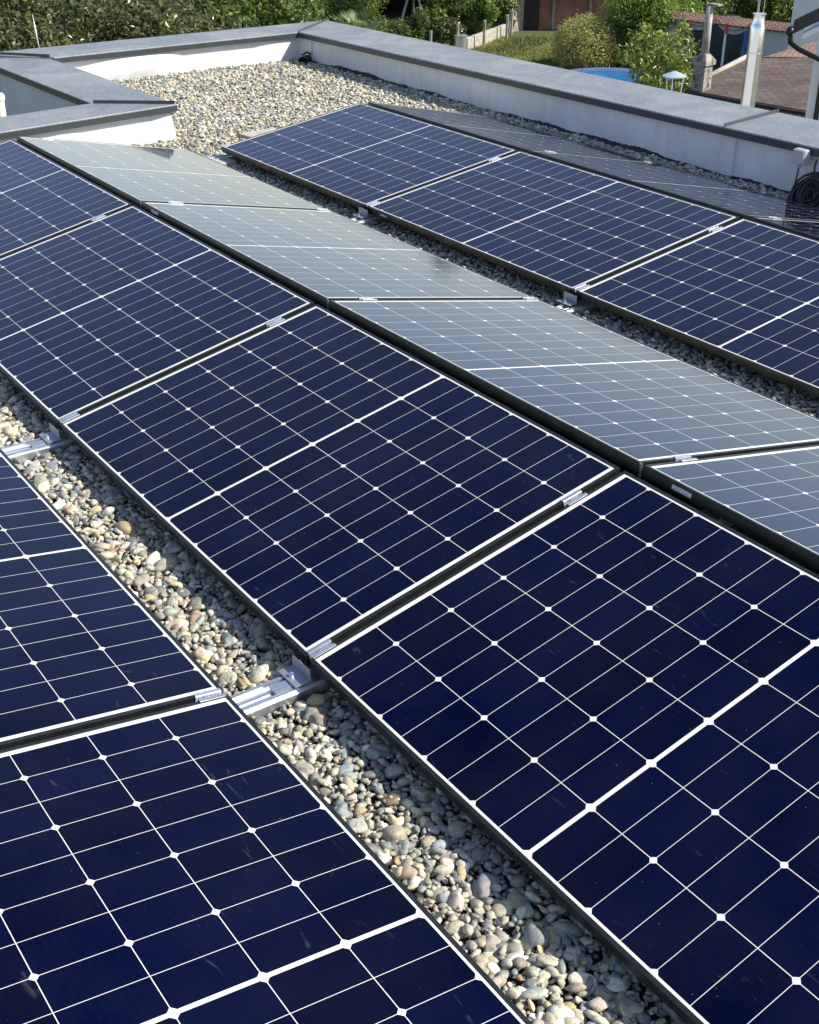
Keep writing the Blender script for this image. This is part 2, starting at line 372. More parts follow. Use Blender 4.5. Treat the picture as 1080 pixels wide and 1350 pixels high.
PAN = [('A', 0, 'panel at the far left end of the broad row, beside the white vent pipe'),
 ('A', 1, 'deep blue panel at the left picture edge, above the small gravel patch'),
 ('A', 2, 'whole deep blue panel in the middle of the picture between two brackets'),
 ('A', 3, 'largest dark navy panel at lower right, rising from the near gravel strip'),
 ('B', 0, 'silvery panel at the far end of its row, in front of the stepped upstand'),
 ('B', 1, 'silvery panel with a dark blotch reflected in it, second in its row'),
 ('B', 2, 'whole pale silvery panel ending at the clamped seam on the right edge'),
 ('B', 3, 'silvery panel cut by the right edge, with a grey sticker on its black frame side'),
 ('C', 0, 'mid blue panel beside the open gravel, its edge over a concrete block'),
 ('C', 1, 'mid blue panel second from the open gravel area, above the shaded gap'),
 ('C', 2, 'dark blue panel at the right edge above the shaded gravel gap'),
 ('D', 0, 'narrow grey reflecting panel at the far end of the row along the white parapet'),
 ('D', 1, 'narrow grey panel in the middle of the row along the white parapet'),
 ('D', 2, 'narrow grey reflecting panel next to the black cable coil by the parapet'),
 ('Z', 2, 'dark panel cut by the left edge, left of the near gravel strip'),
 ('Z', 3, 'large navy panel filling the lower left corner of the picture')]
pr = None
for row, k, lab in PAN:
    if pr is None:
        root = empty('solar_panel', (0, 0, 0), lab, 'solar panel', 'solar panels in tilted rows on the flat roof'); panel_parts(root); pr = root
    else:
        root = pr.copy(); COL.objects.link(root)
        for ch in list(pr.children):
            c = ch.copy(); COL.objects.link(c); c.parent = root
    root['label'] = lab
    root.matrix_world = row_mat(row, (k+.5)*PXP)
    if (row, k) in (('B', 3), ('B', 1), ('C', 1)):
        sgn = -1 if row == 'B' else 1
        if row == 'B':   # sticker on the high side
            sx = {3: -.0, 1: -.0}[k]; mb_ = MB().box((PL/2-.155, PW+.0006, -.019), .075, .0012, .014)
        else: mb_ = MB().box((-PL/2+.16, -.0006, -.018), .06, .0012, .010)
        mb_.build('sticker', MAT['label'], root, local=True)

# ------------------------------------------------------------------ mounting rails and fittings
def rail(k, y0, y1, lab):
    x = k*PXP; root = empty('mounting_rail', (x, (y0+y1)/2, ZG), lab, 'mounting rail', 'aluminium rails under the panels')
    mb = MB(); yc, ln = (y0+y1)/2, y1-y0
    for cx, wd, zz, h in ((0, .088, -.070, .004), (-.030, .012, -.066, .009), (.030, .012, -.066, .009), (.002, .010, -.066, .003), (-.042, .004, -.098, .028), (.042, .004, -.098, .028)):
        mb.box((x+cx, yc, zz), wd, ln, h, z0=True)
    mb.build('profile', MAT['alu'], root)
    sp_ = MB().box((x+.004, -.055, -.0600), .036, .11, .0045, z0=True)
    if k >= 2: sp_.build('splice_plate', MAT['alu'], root)
    return root
rail(0, .1, 4.6, 'aluminium rail whose end shows at the far end of the second gravel gap')
rail(1, .1, 4.7, 'aluminium rail stub crossing the far part of the second gravel gap')
rail(2, -1.3, 4.7, 'aluminium rail crossing the left gravel patch and reaching the second gap')
rail(3, -1.3, 4.7, 'aluminium rail crossing the near gravel strip in the lower middle')

def bracket(k, row, lab, grp='L shaped brackets on the rails at panel low edges'):
    y0 = ROWS[row][0] + (ROWS[row][5]*(k*PXP-4)); x = k*PXP + ROWS[row][4]; z0 = ROWS[row][1]
    root = empty('angle_bracket', (x, y0-.03, -.042), lab, 'bracket', grp)
    mb = MB(); mb.box((x-.010, y0-.036, -.0535), .090, .046, .0035, z0=True)
    mb.build('base_plate', MAT['alu_shaded'], root, bevel=.0006)
    MB().box((x-.010, y0-.0125, -.0499), .090, .0035, .033+z0, z0=True).build('upright_plate', MAT['alu_shaded'], root, bevel=.0006)
    b_ = MB().lathe((x-.012, y0-.042, -.0495), [(.0001, 0), (.0085, 0), (.0085, .0015), (.0055, .0016), (.0055, .010), (.003, .0101), (.003, .006), (.0001, .006)], 12)
    b_.build('bolt', MAT['alu'], root)
bracket(3, 'A', 'nearest L bracket with bolt on the rail, at the lower middle of the picture')
bracket(2, 'A', 'L bracket with bolt on the rail near the left picture edge')
bracket(2, 'C', 'L bracket in the shaded second gap, nearer of its pair')
bracket(1, 'C', 'L bracket in the shaded second gap, farther of its pair')

def clamp_mesh(kind):
    """clamp in gap-local coordinates: x across the gap, y along the panel edge, z up"""
    g2 = (PXP-PL)/2
    parts = []
    top = MB(); ln = .072
    if kind == 'mid':
        top.box((-g2-.0035, 0, .0005), .011, ln, .003, z0=True); top.box((g2+.0035, 0, .0005), .011, ln, .003, z0=True)
    else:
        top.box((g2+.0035, 0, .0005), .011, ln, .003, z0=True)
    top.box((-g2+.0030, 0, -.016), .0025, ln, .0163, z0=True); top.box((g2-.0030, 0, -.016), .0025, ln, .0163, z0=True)
    top.box((0, 0, -.0185), 2*g2-.0035, ln, .0025, z0=True)
    bolt = MB().lathe((0, 0, -.016), [(.0001, 0), (.0065, 0), (.0065, .006), (.004, .0062), (.004, .003), (.0001, .003)], 8)
    return top, bolt
CL = {}
def clamp(row, k, v, lab, kind='mid', flip=False):
    m_ = row_mat(row, k*PXP) @ Matrix.Translation((0, v*PW, 0))
    if flip: m_ = m_ @ Matrix.Rotation(PI, 4, 'Z')
    if kind not in CL:
        r = empty('panel_clamp', (0, 0, 0), lab, 'clamp', 'silver clamps holding the panel edges'); a, b_ = clamp_mesh(kind)
        a.build('clamp_body', MAT['alu'], r, bevel=.0005, local=True); b_.build('bolt', MAT['alu'], r, local=True); CL[kind] = r
    else:
        src = CL[kind]; r = src.copy(); COL.objects.link(r)
        for ch in list(src.children): c = ch.copy(); COL.objects.link(c); c.parent = r
    r['label'] = lab; r.matrix_world = m_
kn = {1: 'farthest', 2: 'middle', 3: 'nearest'}
rn = {'A': 'broad centre row', 'B': 'silvery row behind the centre row', 'C': 'blue row beyond the shaded gap', 'D': 'grey row by the parapet', 'Z': 'lower left row'}
for row, ks in (('A', (1, 2, 3)), ('B', (1, 2, 3)), ('C', (1, 2)), ('D', (1, 2)), ('Z', (3,))):
    for k in ks:
        sn = {1: 'far seam', 2: 'second seam', 3: 'near seam'}[k]
        if not (row == 'A' and k == 1): clamp(row, k, .04, f'silver clamp at the low edge of the {sn}, {rn[row]}')
        if row != 'Z': clamp(row, k, .83, f'silver clamp near the ridge on the {sn}, {rn[row]}')
clamp('B', 0, .83, 'silver end clamp on the far short edge of the silvery row', 'end', True)
clamp('C', 0, .03, 'silver end clamp at the far corner of the blue row', 'end')

# ridge supports under the ridge between rows
for k in (0, 1, 2, 3):
    x = k*PXP; root = empty('ridge_support', (x, 1.1, -.05), ['dark ridge support at the far end of the centre row', 'dark ridge support under the far seam', 'dark ridge support under the second seam', 'dark ridge support under the near seam'][k], 'support', 'supports under the panel ridges')
    mb = MB(); mb.box((x+.0, 1.117, -.045), .05, .02, .235, z0=True); mb.build('post', MAT['steel_dark'], root)
    MB().box((x, 1.117, .1905), .09, .03, .004, z0=True).build('head_plate', MAT['steel_dark'], root)
    MB().box((x+.35 if k == 3 else x+.2, 1.117, .145), .62, .004, .03, z0=True).build('wind_plate', MAT['steel_dark'], root)
def hook(k, row, lab):
    y = 1.13806 + (.00466)*(k*PXP-4); x = k*PXP+.028
    r = empty('ridge_hook', (x, y, .24), lab, 'hook', 'small silver hooks at the ridge'); mb = MB()
    mb.box((x, y+.001, .205), .010, .003, .045, z0=True); mb.build('strap', MAT['alu'], r)
for k in (1, 2, 3): hook(k, 'B', f'small silver hook in the ridge slot, {kn[k]} of three')

# ------------------------------------------------------------------ parapets
def wavy_sheet(p0, p1, z0f, z1f, nrm, amp, nu, nv, seed, foot=.03):
    """membrane from p0 to p1 (xy), normal nrm, soft buckles growing towards the bottom"""
    r = np.random.default_rng(seed); p0, p1, nrm = map(lambda a: np.array(a, float), (p0, p1, nrm)); L_ = np.linalg.norm(p1-p0)
    ks = [(r.uniform(1.2, 7), r.uniform(0, 6), r.uniform(.3, 1)) for _ in range(7)]
    V = []
    for i in range(nu+1):
        u = i/nu; s_ = u*L_
        for j in range(nv+1):
            v = j/nv; b_ = sum(a*math.sin(k_*s_+ph+1.2*v*a) for k_, ph, a in ks)/3
            off = amp*b_*2.2*max(0, math.sin(PI*min(1., v*.9+.08)))**.8*(1-v**6) + foot*(1-v)**4
            q = p0+(p1-p0)*u+nrm*(max(off, -.003)+.004)
            V.append((q[0], q[1], z0f(u)+(z1f(u)-z0f(u))*v))
    F = [(i*(nv+1)+j, (i+1)*(nv+1)+j, (i+1)*(nv+1)+j+1, i*(nv+1)+j+1) for i in range(nu) for j in range(nv)]
    return V, F
GND = -6.5
# right parapet -- runs along +x, top rises very gently
zr = lambda x: .160 + (x+3.2)*.0112
CT = .050      # fascia height
yo = 5.535
rp = empty('parapet_wall', (3, 5.2, ZG), 'long shaded white parapet with grey metal coping along the right side of the roof', 'parapet')
x0, x1 = wall_x(WY)-.02, 10.5
MB().prism([(x0, WY), (x1, WY), (x1, yo-.03), (x0-.42, yo-.03)], [GND]*4, [zr(x0)-CT+.02, zr(x1)-CT+.02, zr(x1)-CT+.02, zr(x0)-CT+.02]).build('masonry', MAT['render_wall'], rp)
V, F = wavy_sheet((x0, WY), (x1, WY), lambda u: ZG-.01, lambda u: zr(x0+u*(x1-x0))-.02, (0, -1), .010, 320, 10, 3, .012)
mesh_np('membrane_upstand', V, F, MAT['membrane'], rp, smooth=True)
for sx_l, sg in ((-2.95, 0), (2.22, 1), (6.5, 2)):
    MB().box((sx_l, WY-.016, (ZG+zr(sx_l))/2-.01), .006, .006, zr(sx_l)-ZG-.08).build('membrane_seam', MAT['render_wall'], rp)
# near-black ragged strip along the foot of the wall
def ragged(p0, p1, nrm, seed, n, hmax, name, root, hmin=.002):
    r = np.random.default_rng(seed); p0, p1, nrm = map(lambda a: np.array(a, float), (p0, p1, nrm)); V = []
    ph = r.uniform(0, 6, 6); L_ = np.linalg.norm(p1-p0)
    for i in range(n+1):
        u = i/n; s_ = u*L_; h = .5+.28*math.sin(2.1*s_+ph[0])+.22*math.sin(5.3*s_+ph[1])+.16*math.sin(13*s_+ph[2])+.08*r.normal()
        h = hmin+hmax*max(0, h); q = p0+(p1-p0)*u
        for o_, z_ in ((.040, ZG-.005), (.034, ZG+h*.7+.012), (.020, ZG+h+.014), (.006, ZG+h+.012)):
            V.append((*(q+nrm*(o_+.004*math.sin(9*s_+ph[3]))), z_))
    F = [(i*4+j, (i+1)*4+j, (i+1)*4+j+1, i*4+j+1) for i in range(n) for j in range(3)]
    mesh_np(name, V, F, MAT['foot_dark'], root, smooth=True)
ragged((x0+.1, WY), (6, WY), (0, -1), 4, 420, .030, 'foot_strip', rp)
def coping(poly, ztops, name, root, th=.004):   # sheet with folded fascias: top sheet + skirt
    n = len(poly); zt = list(ztops)
    top = MB().prism(poly, [z-.012 for z in zt], zt); return top.build(name, MAT['coping'], root, bevel=.003)
oh = .045
yi = WY-oh; xi = wall_x(5.0)+oh      # inner coping corner
xc = wall_x(5)-.40                    # outer corner x
cr = [(xi, yi), (x1, yi), (x1, yo), (xc, yo)]
coping(cr, [zr(xi), zr(x1), zr(x1)+.012, zr(xc)+.012], 'coping', rp)
def fascia(p, q, zp, zq, nrm, root, h=CT, name='coping_fascia'):
    p, q, nrm = np.array(p, float), np.array(q, float), np.array(nrm, float)
    a, b_ = p+nrm*.002, q+nrm*.002; c, d_ = q-nrm*.004, p-nrm*.004
    mb = MB().hexa([V3(a, zp-h), V3(b_, zq-h), V3(c, zq-h), V3(d_, zp-h)], [V3(a, zp-.0125), V3(b_, zq-.0125), V3(c, zq-.0125), V3(d_, zp-.0125)])
    return mb.build(name, MAT['fascia'], root)
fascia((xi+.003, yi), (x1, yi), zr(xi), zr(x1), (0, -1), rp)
def seam(p, q, zp, zq, root, h=.022, wd=.006):
    p, q = np.array(p, float), np.array(q, float); t_ = (q-p)/np.linalg.norm(q-p); n_ = np.array([-t_[1], t_[0]])*wd/2
    MB().hexa([V3(p-n_, zp+.0005), V3(q-n_, zq+.0005), V3(q+n_, zq+.0005), V3(p+n_, zp+.0005)], [V3(p-n_, zp+h), V3(q-n_, zq+h), V3(q+n_, zq+h), V3(p+n_, zp+h)]).build('standing_seam', MAT['seam'], root)
seam((2.13, yi+.005), (2.06, yo), zr(2.1), zr(2.1)+.012, rp)
# far parapet
fp = empty('parapet_wall', (-3.2, 3.8, ZG), 'sunlit white parapet with metal coping at the far end of the gravel', 'parapet')
ys = 2.50
A_, B_ = (wall_x(ys), ys), (wall_x(WY), WY)
MB().prism([(wall_x(2.03)-.4, 2.03), (wall_x(2.03), 2.03), B_, (x0-.42, yo-.032), (wall_x(2.03)-.42, yo-.4)], GND, .158-CT+.02).build('masonry', MAT['render_wall'], fp)
V, F = wavy_sheet((wall_x(WY-.01), WY-.01), (wall_x(2.2), 2.2), lambda u: ZG-.01, lambda u: .158-.03, (1, 0), .026, 110, 14, 7, .03)
mesh_np('membrane_upstand', V, F, MAT['membrane'], fp, smooth=True)
zf = .158
coping([(xi+.0, yi-.004), (xc, yo-.004), (wall_x(2.5)-.41, 2.0), (wall_x(2.5)+oh, 2.53)], [zf, zf+.012, zf+.012, zf], 'coping', fp)
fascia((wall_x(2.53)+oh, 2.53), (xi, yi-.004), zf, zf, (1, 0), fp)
seam((xi+.004, yi+.004), (xc, yo), zf+.001, zf+.012, fp, .016)
# notch parapet : two legs round a recess in the building
npz = .150
nw = empty('parapet_wall', (-1.0, 2.3, ZG), 'stepped L shaped upstand with wide grey metal coping at the far left', 'parapet')
c0 = (-.765, 2.545)                       # coping corner seen from the gravel
e1 = (-.765+(2.545+4.5)*.135, -4.5)        # near end, out of the frame
j0 = (-1.14, 2.065); e2 = (j0[0]+(2.065+4.5)*.135, -4.5)
stL = (wall_x(2.5)+oh, 2.50); slL = (-3.6, 1.995)
MB().prism([(c0[0]-.04, c0[1]-.04), (stL[0]-.3, stL[1]-.04), (-3.58, 2.03), (j0[0]-.0, j0[1]+.035), (e2[0]+.03, e2[1]), (e1[0]-.04, e1[1])], GND, npz-CT+.02).build('masonry', MAT['render_wall'], nw)
coping([c0, stL, slL, j0], [npz, npz, npz-.003, npz-.003], 'coping', nw)
coping([(c0[0]+.001, c0[1]-.003), (j0[0], j0[1]-.004), e2, e1], [npz, npz-.003, npz-.003, npz], 'coping', nw)
dn = np.array([1, .135])/np.hypot(1, .135)
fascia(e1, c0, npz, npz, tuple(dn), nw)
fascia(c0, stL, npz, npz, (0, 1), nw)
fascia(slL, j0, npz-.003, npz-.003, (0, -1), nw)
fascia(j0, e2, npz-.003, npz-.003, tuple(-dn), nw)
seam((c0[0]-.01, c0[1]-.01), (j0[0]+.01, j0[1]+.01), npz, npz-.003, nw, .022)
seam((stL[0]-.02, stL[1]+.0), (slL[0], slL[1]), zf, zf+.004, nw, .024)
V, F = wavy_sheet((c0[0]-.035, c0[1]-.045), (e1[0]-.035, e1[1]), lambda u: ZG-.01, lambda u: npz-.03, (1, .135), .028, 150, 14, 21, .05)
mesh_np('membrane_upstand', V, F, MAT['membrane'], nw, smooth=True)
V, F = wavy_sheet((stL[0]-.1, c0[1]-.036), (c0[0]-.035, c0[1]-.036), lambda u: ZG-.01, lambda u: npz-.03, (0, 1), .008, 60, 8, 5, .02)
mesh_np('membrane_upstand', V, F, MAT['membrane'], nw, smooth=True)

# ------------------------------------------------------------------ small things on the roof
vp = onz(4, 176, -.02); vx, vy_ = vp[0], vp[1]
v_ = empty('vent_pipe', (vx, vy_, ZG), 'white plastic vent pipe with cap at the left picture edge', 'vent pipe')
MB().lathe((vx, vy_, ZG), [(.036, 0), (.036, .16), (.032, .165), (.032, .30)], 20).build('pipe', MAT['pvc'], v_, smooth=False, auto=True)
MB().lathe((vx, vy_, ZG+.30), [(.038, 0), (.040, .012), (.040, .03), (.030, .045), (.001, .048)], 20).build('cap', MAT['pvc'], v_, auto=True)
# concrete block under blue row
pb = onz(345, 178, ZG+.03)
cbk = MB().box((pb[0]+.02, pb[1], ZG-.01), .2, .30, .055, .1, z0=True).build('ballast_block', MAT['concrete'], bevel=.004)
tag(cbk, 'pale concrete ballast block half under the far edge of the blue row', 'ballast block')
cb2 = MB().box((.03, 2.42, ZG-.01), .24, .20, .045, 0, z0=True).build('ballast_block', MAT['concrete'], bevel=.004)
tag(cb2, 'flat concrete block at the far corner where the second gap opens to the gravel', 'ballast block')
# dark pipe stub in the corner
ps = onz(398, 84, ZG+.01)
sc_ = empty('roof_drain', (ps[0], ps[1], ZG), 'black drain pipe elbow lying in the far roof corner', 'drain')
MB().tube([(ps[0]-.05, ps[1]+.10, ZG+.035), (ps[0], ps[1]+.02, ZG+.04), (ps[0]+.06, ps[1]-.04, ZG+.038)], [.036, .038, .038], 16, cap=False).build('pipe', MAT['rubber'], sc_, smooth=True)
MB().tube([(ps[0]-.02, ps[1]+.14, ZG+.06), (ps[0]-.02, ps[1]+.06, ZG+.10), (ps[0]-.02, ps[1]+.0, ZG+.08)], [.008]*3, 8).build('cable', MAT['rubber'], sc_, smooth=True)
# junction box, cables and coil at the right parapet
jx = 2.775; jy = WY-.030
jb = empty('junction_box', (jx, jy, .14), 'small grey junction box on the parapet under the coping', 'junction box')
MB().box((jx, jy-.045, .165), .088, .055, .088).build('box', MAT['conduit'], jb, bevel=.008)
MB().box((jx, jy-.075, .165), .080, .008, .080).build('lid', MAT['conduit'], jb, bevel=.004)
MB().lathe((jx-.005, jy-.045, .095), [(.008, 0), (.011, .004), (.011, .026)], 12).build('gland', MAT['conduit'], jb)
cc_ = MB().tube([(jx-.005, jy-.045, .10), (jx-.012, jy-.04, .04), (jx-.03, jy-.035, -.05), (jx-.06, jy-.03, -.12), (jx-.10, jy-.04, -.155), (jx-.14, jy-.10, -.10)], .0055, 8).build('cable', MAT['cable_grey'], smooth=True)
cc_.data.update(); tag(cc_, 'thin dark cable hanging from the junction box to the gravel', 'cable')
lp = [(jx+.045, jy-.008, -.02), (jx+.04, jy-.008, .055), (jx+.06, jy-.008, .075), (jx+.10, jy-.008, .08), (jx+.13, jy-.008, .06), (jx+.135, jy-.008, 0), (jx+.12, jy-.008, -.08)]
tag(MB().tube(lp, .0025, 6).build('wire', MAT['conduit'], smooth=True), 'thin grey wire loop on the parapet below the junction box', 'wire')
cx_, cy_ = 2.96, WY-.15
coil = empty('cable_coil', (cx_, cy_, ZG), 'black coiled cable bundle standing between the grey row and the parapet', 'cable coil')
mb = MB(); r_ = np.random.default_rng(3)
tiltq = math.radians(62)
def cp(a, rr, off): # coil ring plane leaning on the wall
    return np.array([cx_+rr*math.cos(a), cy_+off*math.sin(tiltq)+rr*math.sin(a)*math.cos(tiltq)*.9, ZG+.07+off*-.3+rr*math.sin(a)*math.sin(tiltq)])
for i in range(60):
    R0 = r_.uniform(.03, .135); of = r_.uniform(-.05, .045); e_ = r_.uniform(0, 6); jx_, jz_ = r_.normal(0, .012, 2); tl = r_.normal(0, .25)
    pts = [cp(2*PI*j/28, R0*(1+.08*math.sin(2*2*PI*j/28+e_)), of+.06*tl*math.sin(2*PI*j/28+e_))+np.array([jx_, 0, jz_]) for j in range(29)]
    mb.tube(pts, .0062, 6, cap=False)
mb.build('coils', MAT['rubber'], coil, smooth=True)
MB().tube([cp(2.0, .12, 0), cp(2.0, .16, 0)+UP*.03, cp(1.95, .17, 0)+UP*.06], .006, 8).build('loose_end', MAT['rubber'], coil, smooth=True)

# lightning rod behind the far parapet
lr = at(50, 64, 13.2); lr2 = at(41, 20, 13.2)
tag(MB().tube([(lr[0], lr[1], GND), (lr[0], lr[1], lr[2]), (lr2[0], lr2[1], lr2[2])], [.008, .007, .005], 8).build('lightning_rod', MAT['alu'], smooth=True), 'thin pale metal rod rising in front of the trees at far left', 'rod')

exec_bg = True
# ================================================================== BACKGROUND
m, t, b = M('ground'); MAT['ground'] = m
n1 = noise(t, .25, 8, .65); n2 = noise(t, 3, 8, .7)
c = mixc(t, n2, ramp(t, n1, [(.35, (.05, .075, .02)), (.5, (.11, .12, .045)), (.62, (.20, .17, .09))]), (.07, .09, .025))
t.links.new(c, b.inputs['Base Color']); b.inputs['Roughness'].default_value = .95; bump(t, b, n2, .6, .1)
tag(MB().add([(-500, -500, GND), (500, -500, GND), (500, 500, GND), (-500, 500, GND)], [(0, 1, 2, 3)]).build('ground', MAT['ground']), kind='structure')

def leaf_mat(name, c0_, c1_, rough=.4, trans=.35):
    m, t, b = M(name); a = nd(t, 'ShaderNodeAttribute', attribute_name='tint')
    sepc = nd(t, 'ShaderNodeSeparateColor'); t.links.new(a.outputs['Color'], sepc.inputs[0])
    c = ramp(t, sepc.outputs[0], [(0, c0_), (1, c1_)])
    t.links.new(c, b.inputs['Base Color']); b.inputs['Roughness'].default_value = rough; b.inputs['Specular IOR Level'].default_value = .6
    tr = nd(t, 'ShaderNodeBsdfTranslucent'); t.links.new(mixc(t, 1., c, (1.5, 1.6, .8), 'MULTIPLY'), tr.inputs[0])
    mx = nd(t, 'ShaderNodeMixShader'); mx.inputs[0].default_value = trans
    t.links.new(b.outputs[0], mx.inputs[1]); t.links.new(tr.outputs[0], mx.inputs[2])
    t.links.new(mx.outputs[0], t.nodes['Material Output'].inputs[0]); return m
LM = {'dark': leaf_mat('leaf_dark', (.022, .034, .010), (.27, .28, .12), .25),
      'mid': leaf_mat('leaf_mid', (.045, .08, .015), (.20, .26, .06), .4),
      'bright': leaf_mat('leaf_bright', (.08, .15, .025), (.25, .34, .07), .45),
      'dry': leaf_mat('leaf_dry', (.28, .27, .10), (.62, .58, .26), .7),
      'fruit': leaf_mat('leaf_fruit', (.06, .10, .018), (.46, .50, .15), .4),
      'grass': leaf_mat('leaf_grass', (.09, .11, .03), (.27, .27, .10), .7),
      'palm': leaf_mat('leaf_palm', (.04, .08, .02), (.15, .22, .06), .4)}
MAT['bark'] = simple('bark', (.10, .08, .06), .9, 0, .4, 12, .6, .02)
MAT['wood'] = simple('weathered_wood', (.33, .30, .25), .85, 0, .35, 4, .4, .01)

def leaves(cent, rad, n, size, name, mat, parent, shell=.55, aspect=.5, droop=0., seedv=0, clip=None):
    """leaf-sized folded quads in a set of ellipsoid clumps"""
    r = np.random.default_rng(seedv); cent = np.asarray(cent, float); rad = np.asarray(rad, float)
    if rad.ndim == 1: rad = np.repeat(rad[:, None], 3, 1)
    wgt = rad.prod(1)**(2/3); idx = r.choice(len(cent), n, p=wgt/wgt.sum())
    dv = r.normal(size=(n, 3)); dv /= np.linalg.norm(dv, axis=1)[:, None]
    rr = shell+(1-shell)*r.random(n)**.6; rr *= 1+r.normal(0, .09, n)
    P = cent[idx]+dv*rad[idx]*rr[:, None]
    nrm = dv*.6+r.normal(0, .6, (n, 3))+np.array([0, 0, .45]); nrm /= np.linalg.norm(nrm, axis=1)[:, None]
    tdir = np.cross(nrm, r.normal(size=(n, 3))); tdir[:, 2] -= droop; tdir /= np.linalg.norm(tdir, axis=1)[:, None]
    sdir = np.cross(nrm, tdir); s_ = size*np.exp(r.normal(0, .28, n))[:, None]
    a = P-tdir*s_*.5; b_ = P+sdir*s_*aspect*.5+nrm*s_*.07; c = P+tdir*s_*.5; d_ = P-sdir*s_*aspect*.5+nrm*s_*.07
    V = np.stack([a, b_, c, d_], 1).reshape(-1, 3); F = np.arange(4*n).reshape(n, 4)
    cl = np.clip(r.beta(1.2, 2.0, n)+.25*(r.random(len(cent))-.5)[idx], 0, 1); C = np.ones((n, 4)); C[:, :3] = cl[:, None]
    return mesh_np(name, V, F, mat, parent, colattr=np.repeat(C, 4, 0))
def clumps(c, R, n, rmin, rmax, r, flat=1.):
    out, rad = [], []
    for i in range(n):
        d_ = r.normal(size=3); d_ /= np.linalg.norm(d_); q = r.random()**.45
        out.append(np.array(c)+d_*np.array(R)*q*.82); rad.append(r.uniform(rmin, rmax)*np.array([1, 1, flat]))
    return out, rad
def tree(name, base, H, c, R, n, size, mat, lab, cat='tree', ncl=26, rmin=.35, rmax=.7, seed=0, group=None, trunk_r=.14, shell=.35, part='crown', limbs=9, droop=0):
    r = np.random.default_rng(seed); root = empty(name, base, lab, cat, group)
    cs, rs = clumps(c, R, ncl, rmin, rmax, r)
    leaves(cs, rs, n, size, part, mat, root, shell=shell, seedv=seed+100, droop=droop)
    tb = MB(); fork = np.array([c[0], c[1], max(base[2]+.3, c[2]-R[2]*.75)])
    mid = (np.array(base)+fork)/2+np.array([r.normal(0, .1), r.normal(0, .1), 0])
    tb.tube([np.array(base), mid, fork], [trunk_r, trunk_r*.8, trunk_r*.65], 9)
    for q in cs[:limbs]:
        m_ = (fork+q)/2+r.normal(0, .12, 3); tb.tube([fork, m_, q], [trunk_r*.5, trunk_r*.32, trunk_r*.12], 6)
    tb.build('trunk', MAT['bark'], root, smooth=True)
    return root

# --- broad-leaved trees standing close behind the far parapet (left)
hedge = [(-40, 22.0, 2.3, 'dark', 'left hedge tree with glossy leaves, cut by the left picture edge'), (75, 22.5, 2.2, 'dark', 'glossy leaved tree behind the thin metal rod'),
         (180, 23.5, 2.3, 'dark', 'dense dark tree behind the middle of the far parapet'), (275, 25.0, 2.2, 'mid', 'shaded green tree left of the roof corner'), (358, 28, 1.25, 'mid', 'loose yellow green tree directly behind the roof corner')]
for i, (px, D_, R_, mt, lab) in enumerate(hedge):
    c = at(px, 20, D_); tree('broadleaf_tree', (c[0], c[1], GND), 8, (c[0], c[1], -2.3), (R_, R_, 2.9), 30000, .095 if i < 3 else .12, LM[mt], lab, ncl=95, rmin=.3, rmax=.65, seed=20+i, group='trees behind the far parapet', shell=.45)
c = at(455, 4, 60); tree('broadleaf_tree', (c[0], c[1], GND), 8, c, (2.6, 2.0, 1.5), 9000, .14, LM['mid'], 'dark leafy tree above the small fan palm', ncl=34, rmin=.5, rmax=.9, seed=31, group='garden trees')

# --- fan palm
pc = at(472, 44, 50); pb_ = empty('fan_palm', (pc[0], pc[1], GND), 'small fan palm beyond the roof corner', 'palm')
MB().tube([(pc[0], pc[1], GND), (pc[0], pc[1], pc[2]-.2)], [.16, .13], 9).build('trunk', MAT['bark'], pb_, smooth=True)
V, F, Cc = [], [], []; r = np.random.default_rng(8)
for i in range(30):
    az = r.uniform(0, 2*PI); el = r.uniform(-.35, 1.2); dirv = np.array([math.cos(az)*math.cos(el), math.sin(az)*math.cos(el), math.sin(el)])
    st_ = np.array([pc[0], pc[1], pc[2]-.2]); hub = st_+dirv*r.uniform(.55, .85); side = np.cross(dirv, UP); side /= np.linalg.norm(side); upv = np.cross(side, dirv)
    for k in range(15):
        a = (k-7)/7*1.25; dd_ = dirv*math.cos(a)+side*math.sin(a); L_ = .6*(1-.15*abs(a)); sd = np.cross(dd_, upv)*.028
        tip = hub+dd_*L_-UP*.1*abs(a); md = hub+dd_*L_*.5; n0 = len(V)
        V += [hub, md-sd, tip, md+sd]; F.append((n0, n0+1, n0+2, n0+3)); cv = r.uniform(.2, 1); Cc += [(cv, cv, cv, 1)]*4
mesh_np('fronds', V, F, LM['palm'], pb_, colattr=Cc)

# --- young tree with support poles
sb = at(543, 44, 57); sx_, sy_ = sb[0], sb[1]
st_ = tree('young_tree', (sx_, sy_, GND), 4, (sx_, sy_, GND+3.0), (1.6, 1.6, 1.1), 6500, .15, LM['mid'], 'young leafy tree held up by tripod poles', ncl=22, rmin=.35, rmax=.6, seed=41, trunk_r=.06)
for k in range(3):
    a = k*2.1+.4; MB().tube([(sx_+.85*math.cos(a), sy_+.85*math.sin(a), GND), (sx_+.05*math.cos(a), sy_+.05*math.sin(a), GND+2.3)], .05, 7).build('support_pole', MAT['wood'], st_)

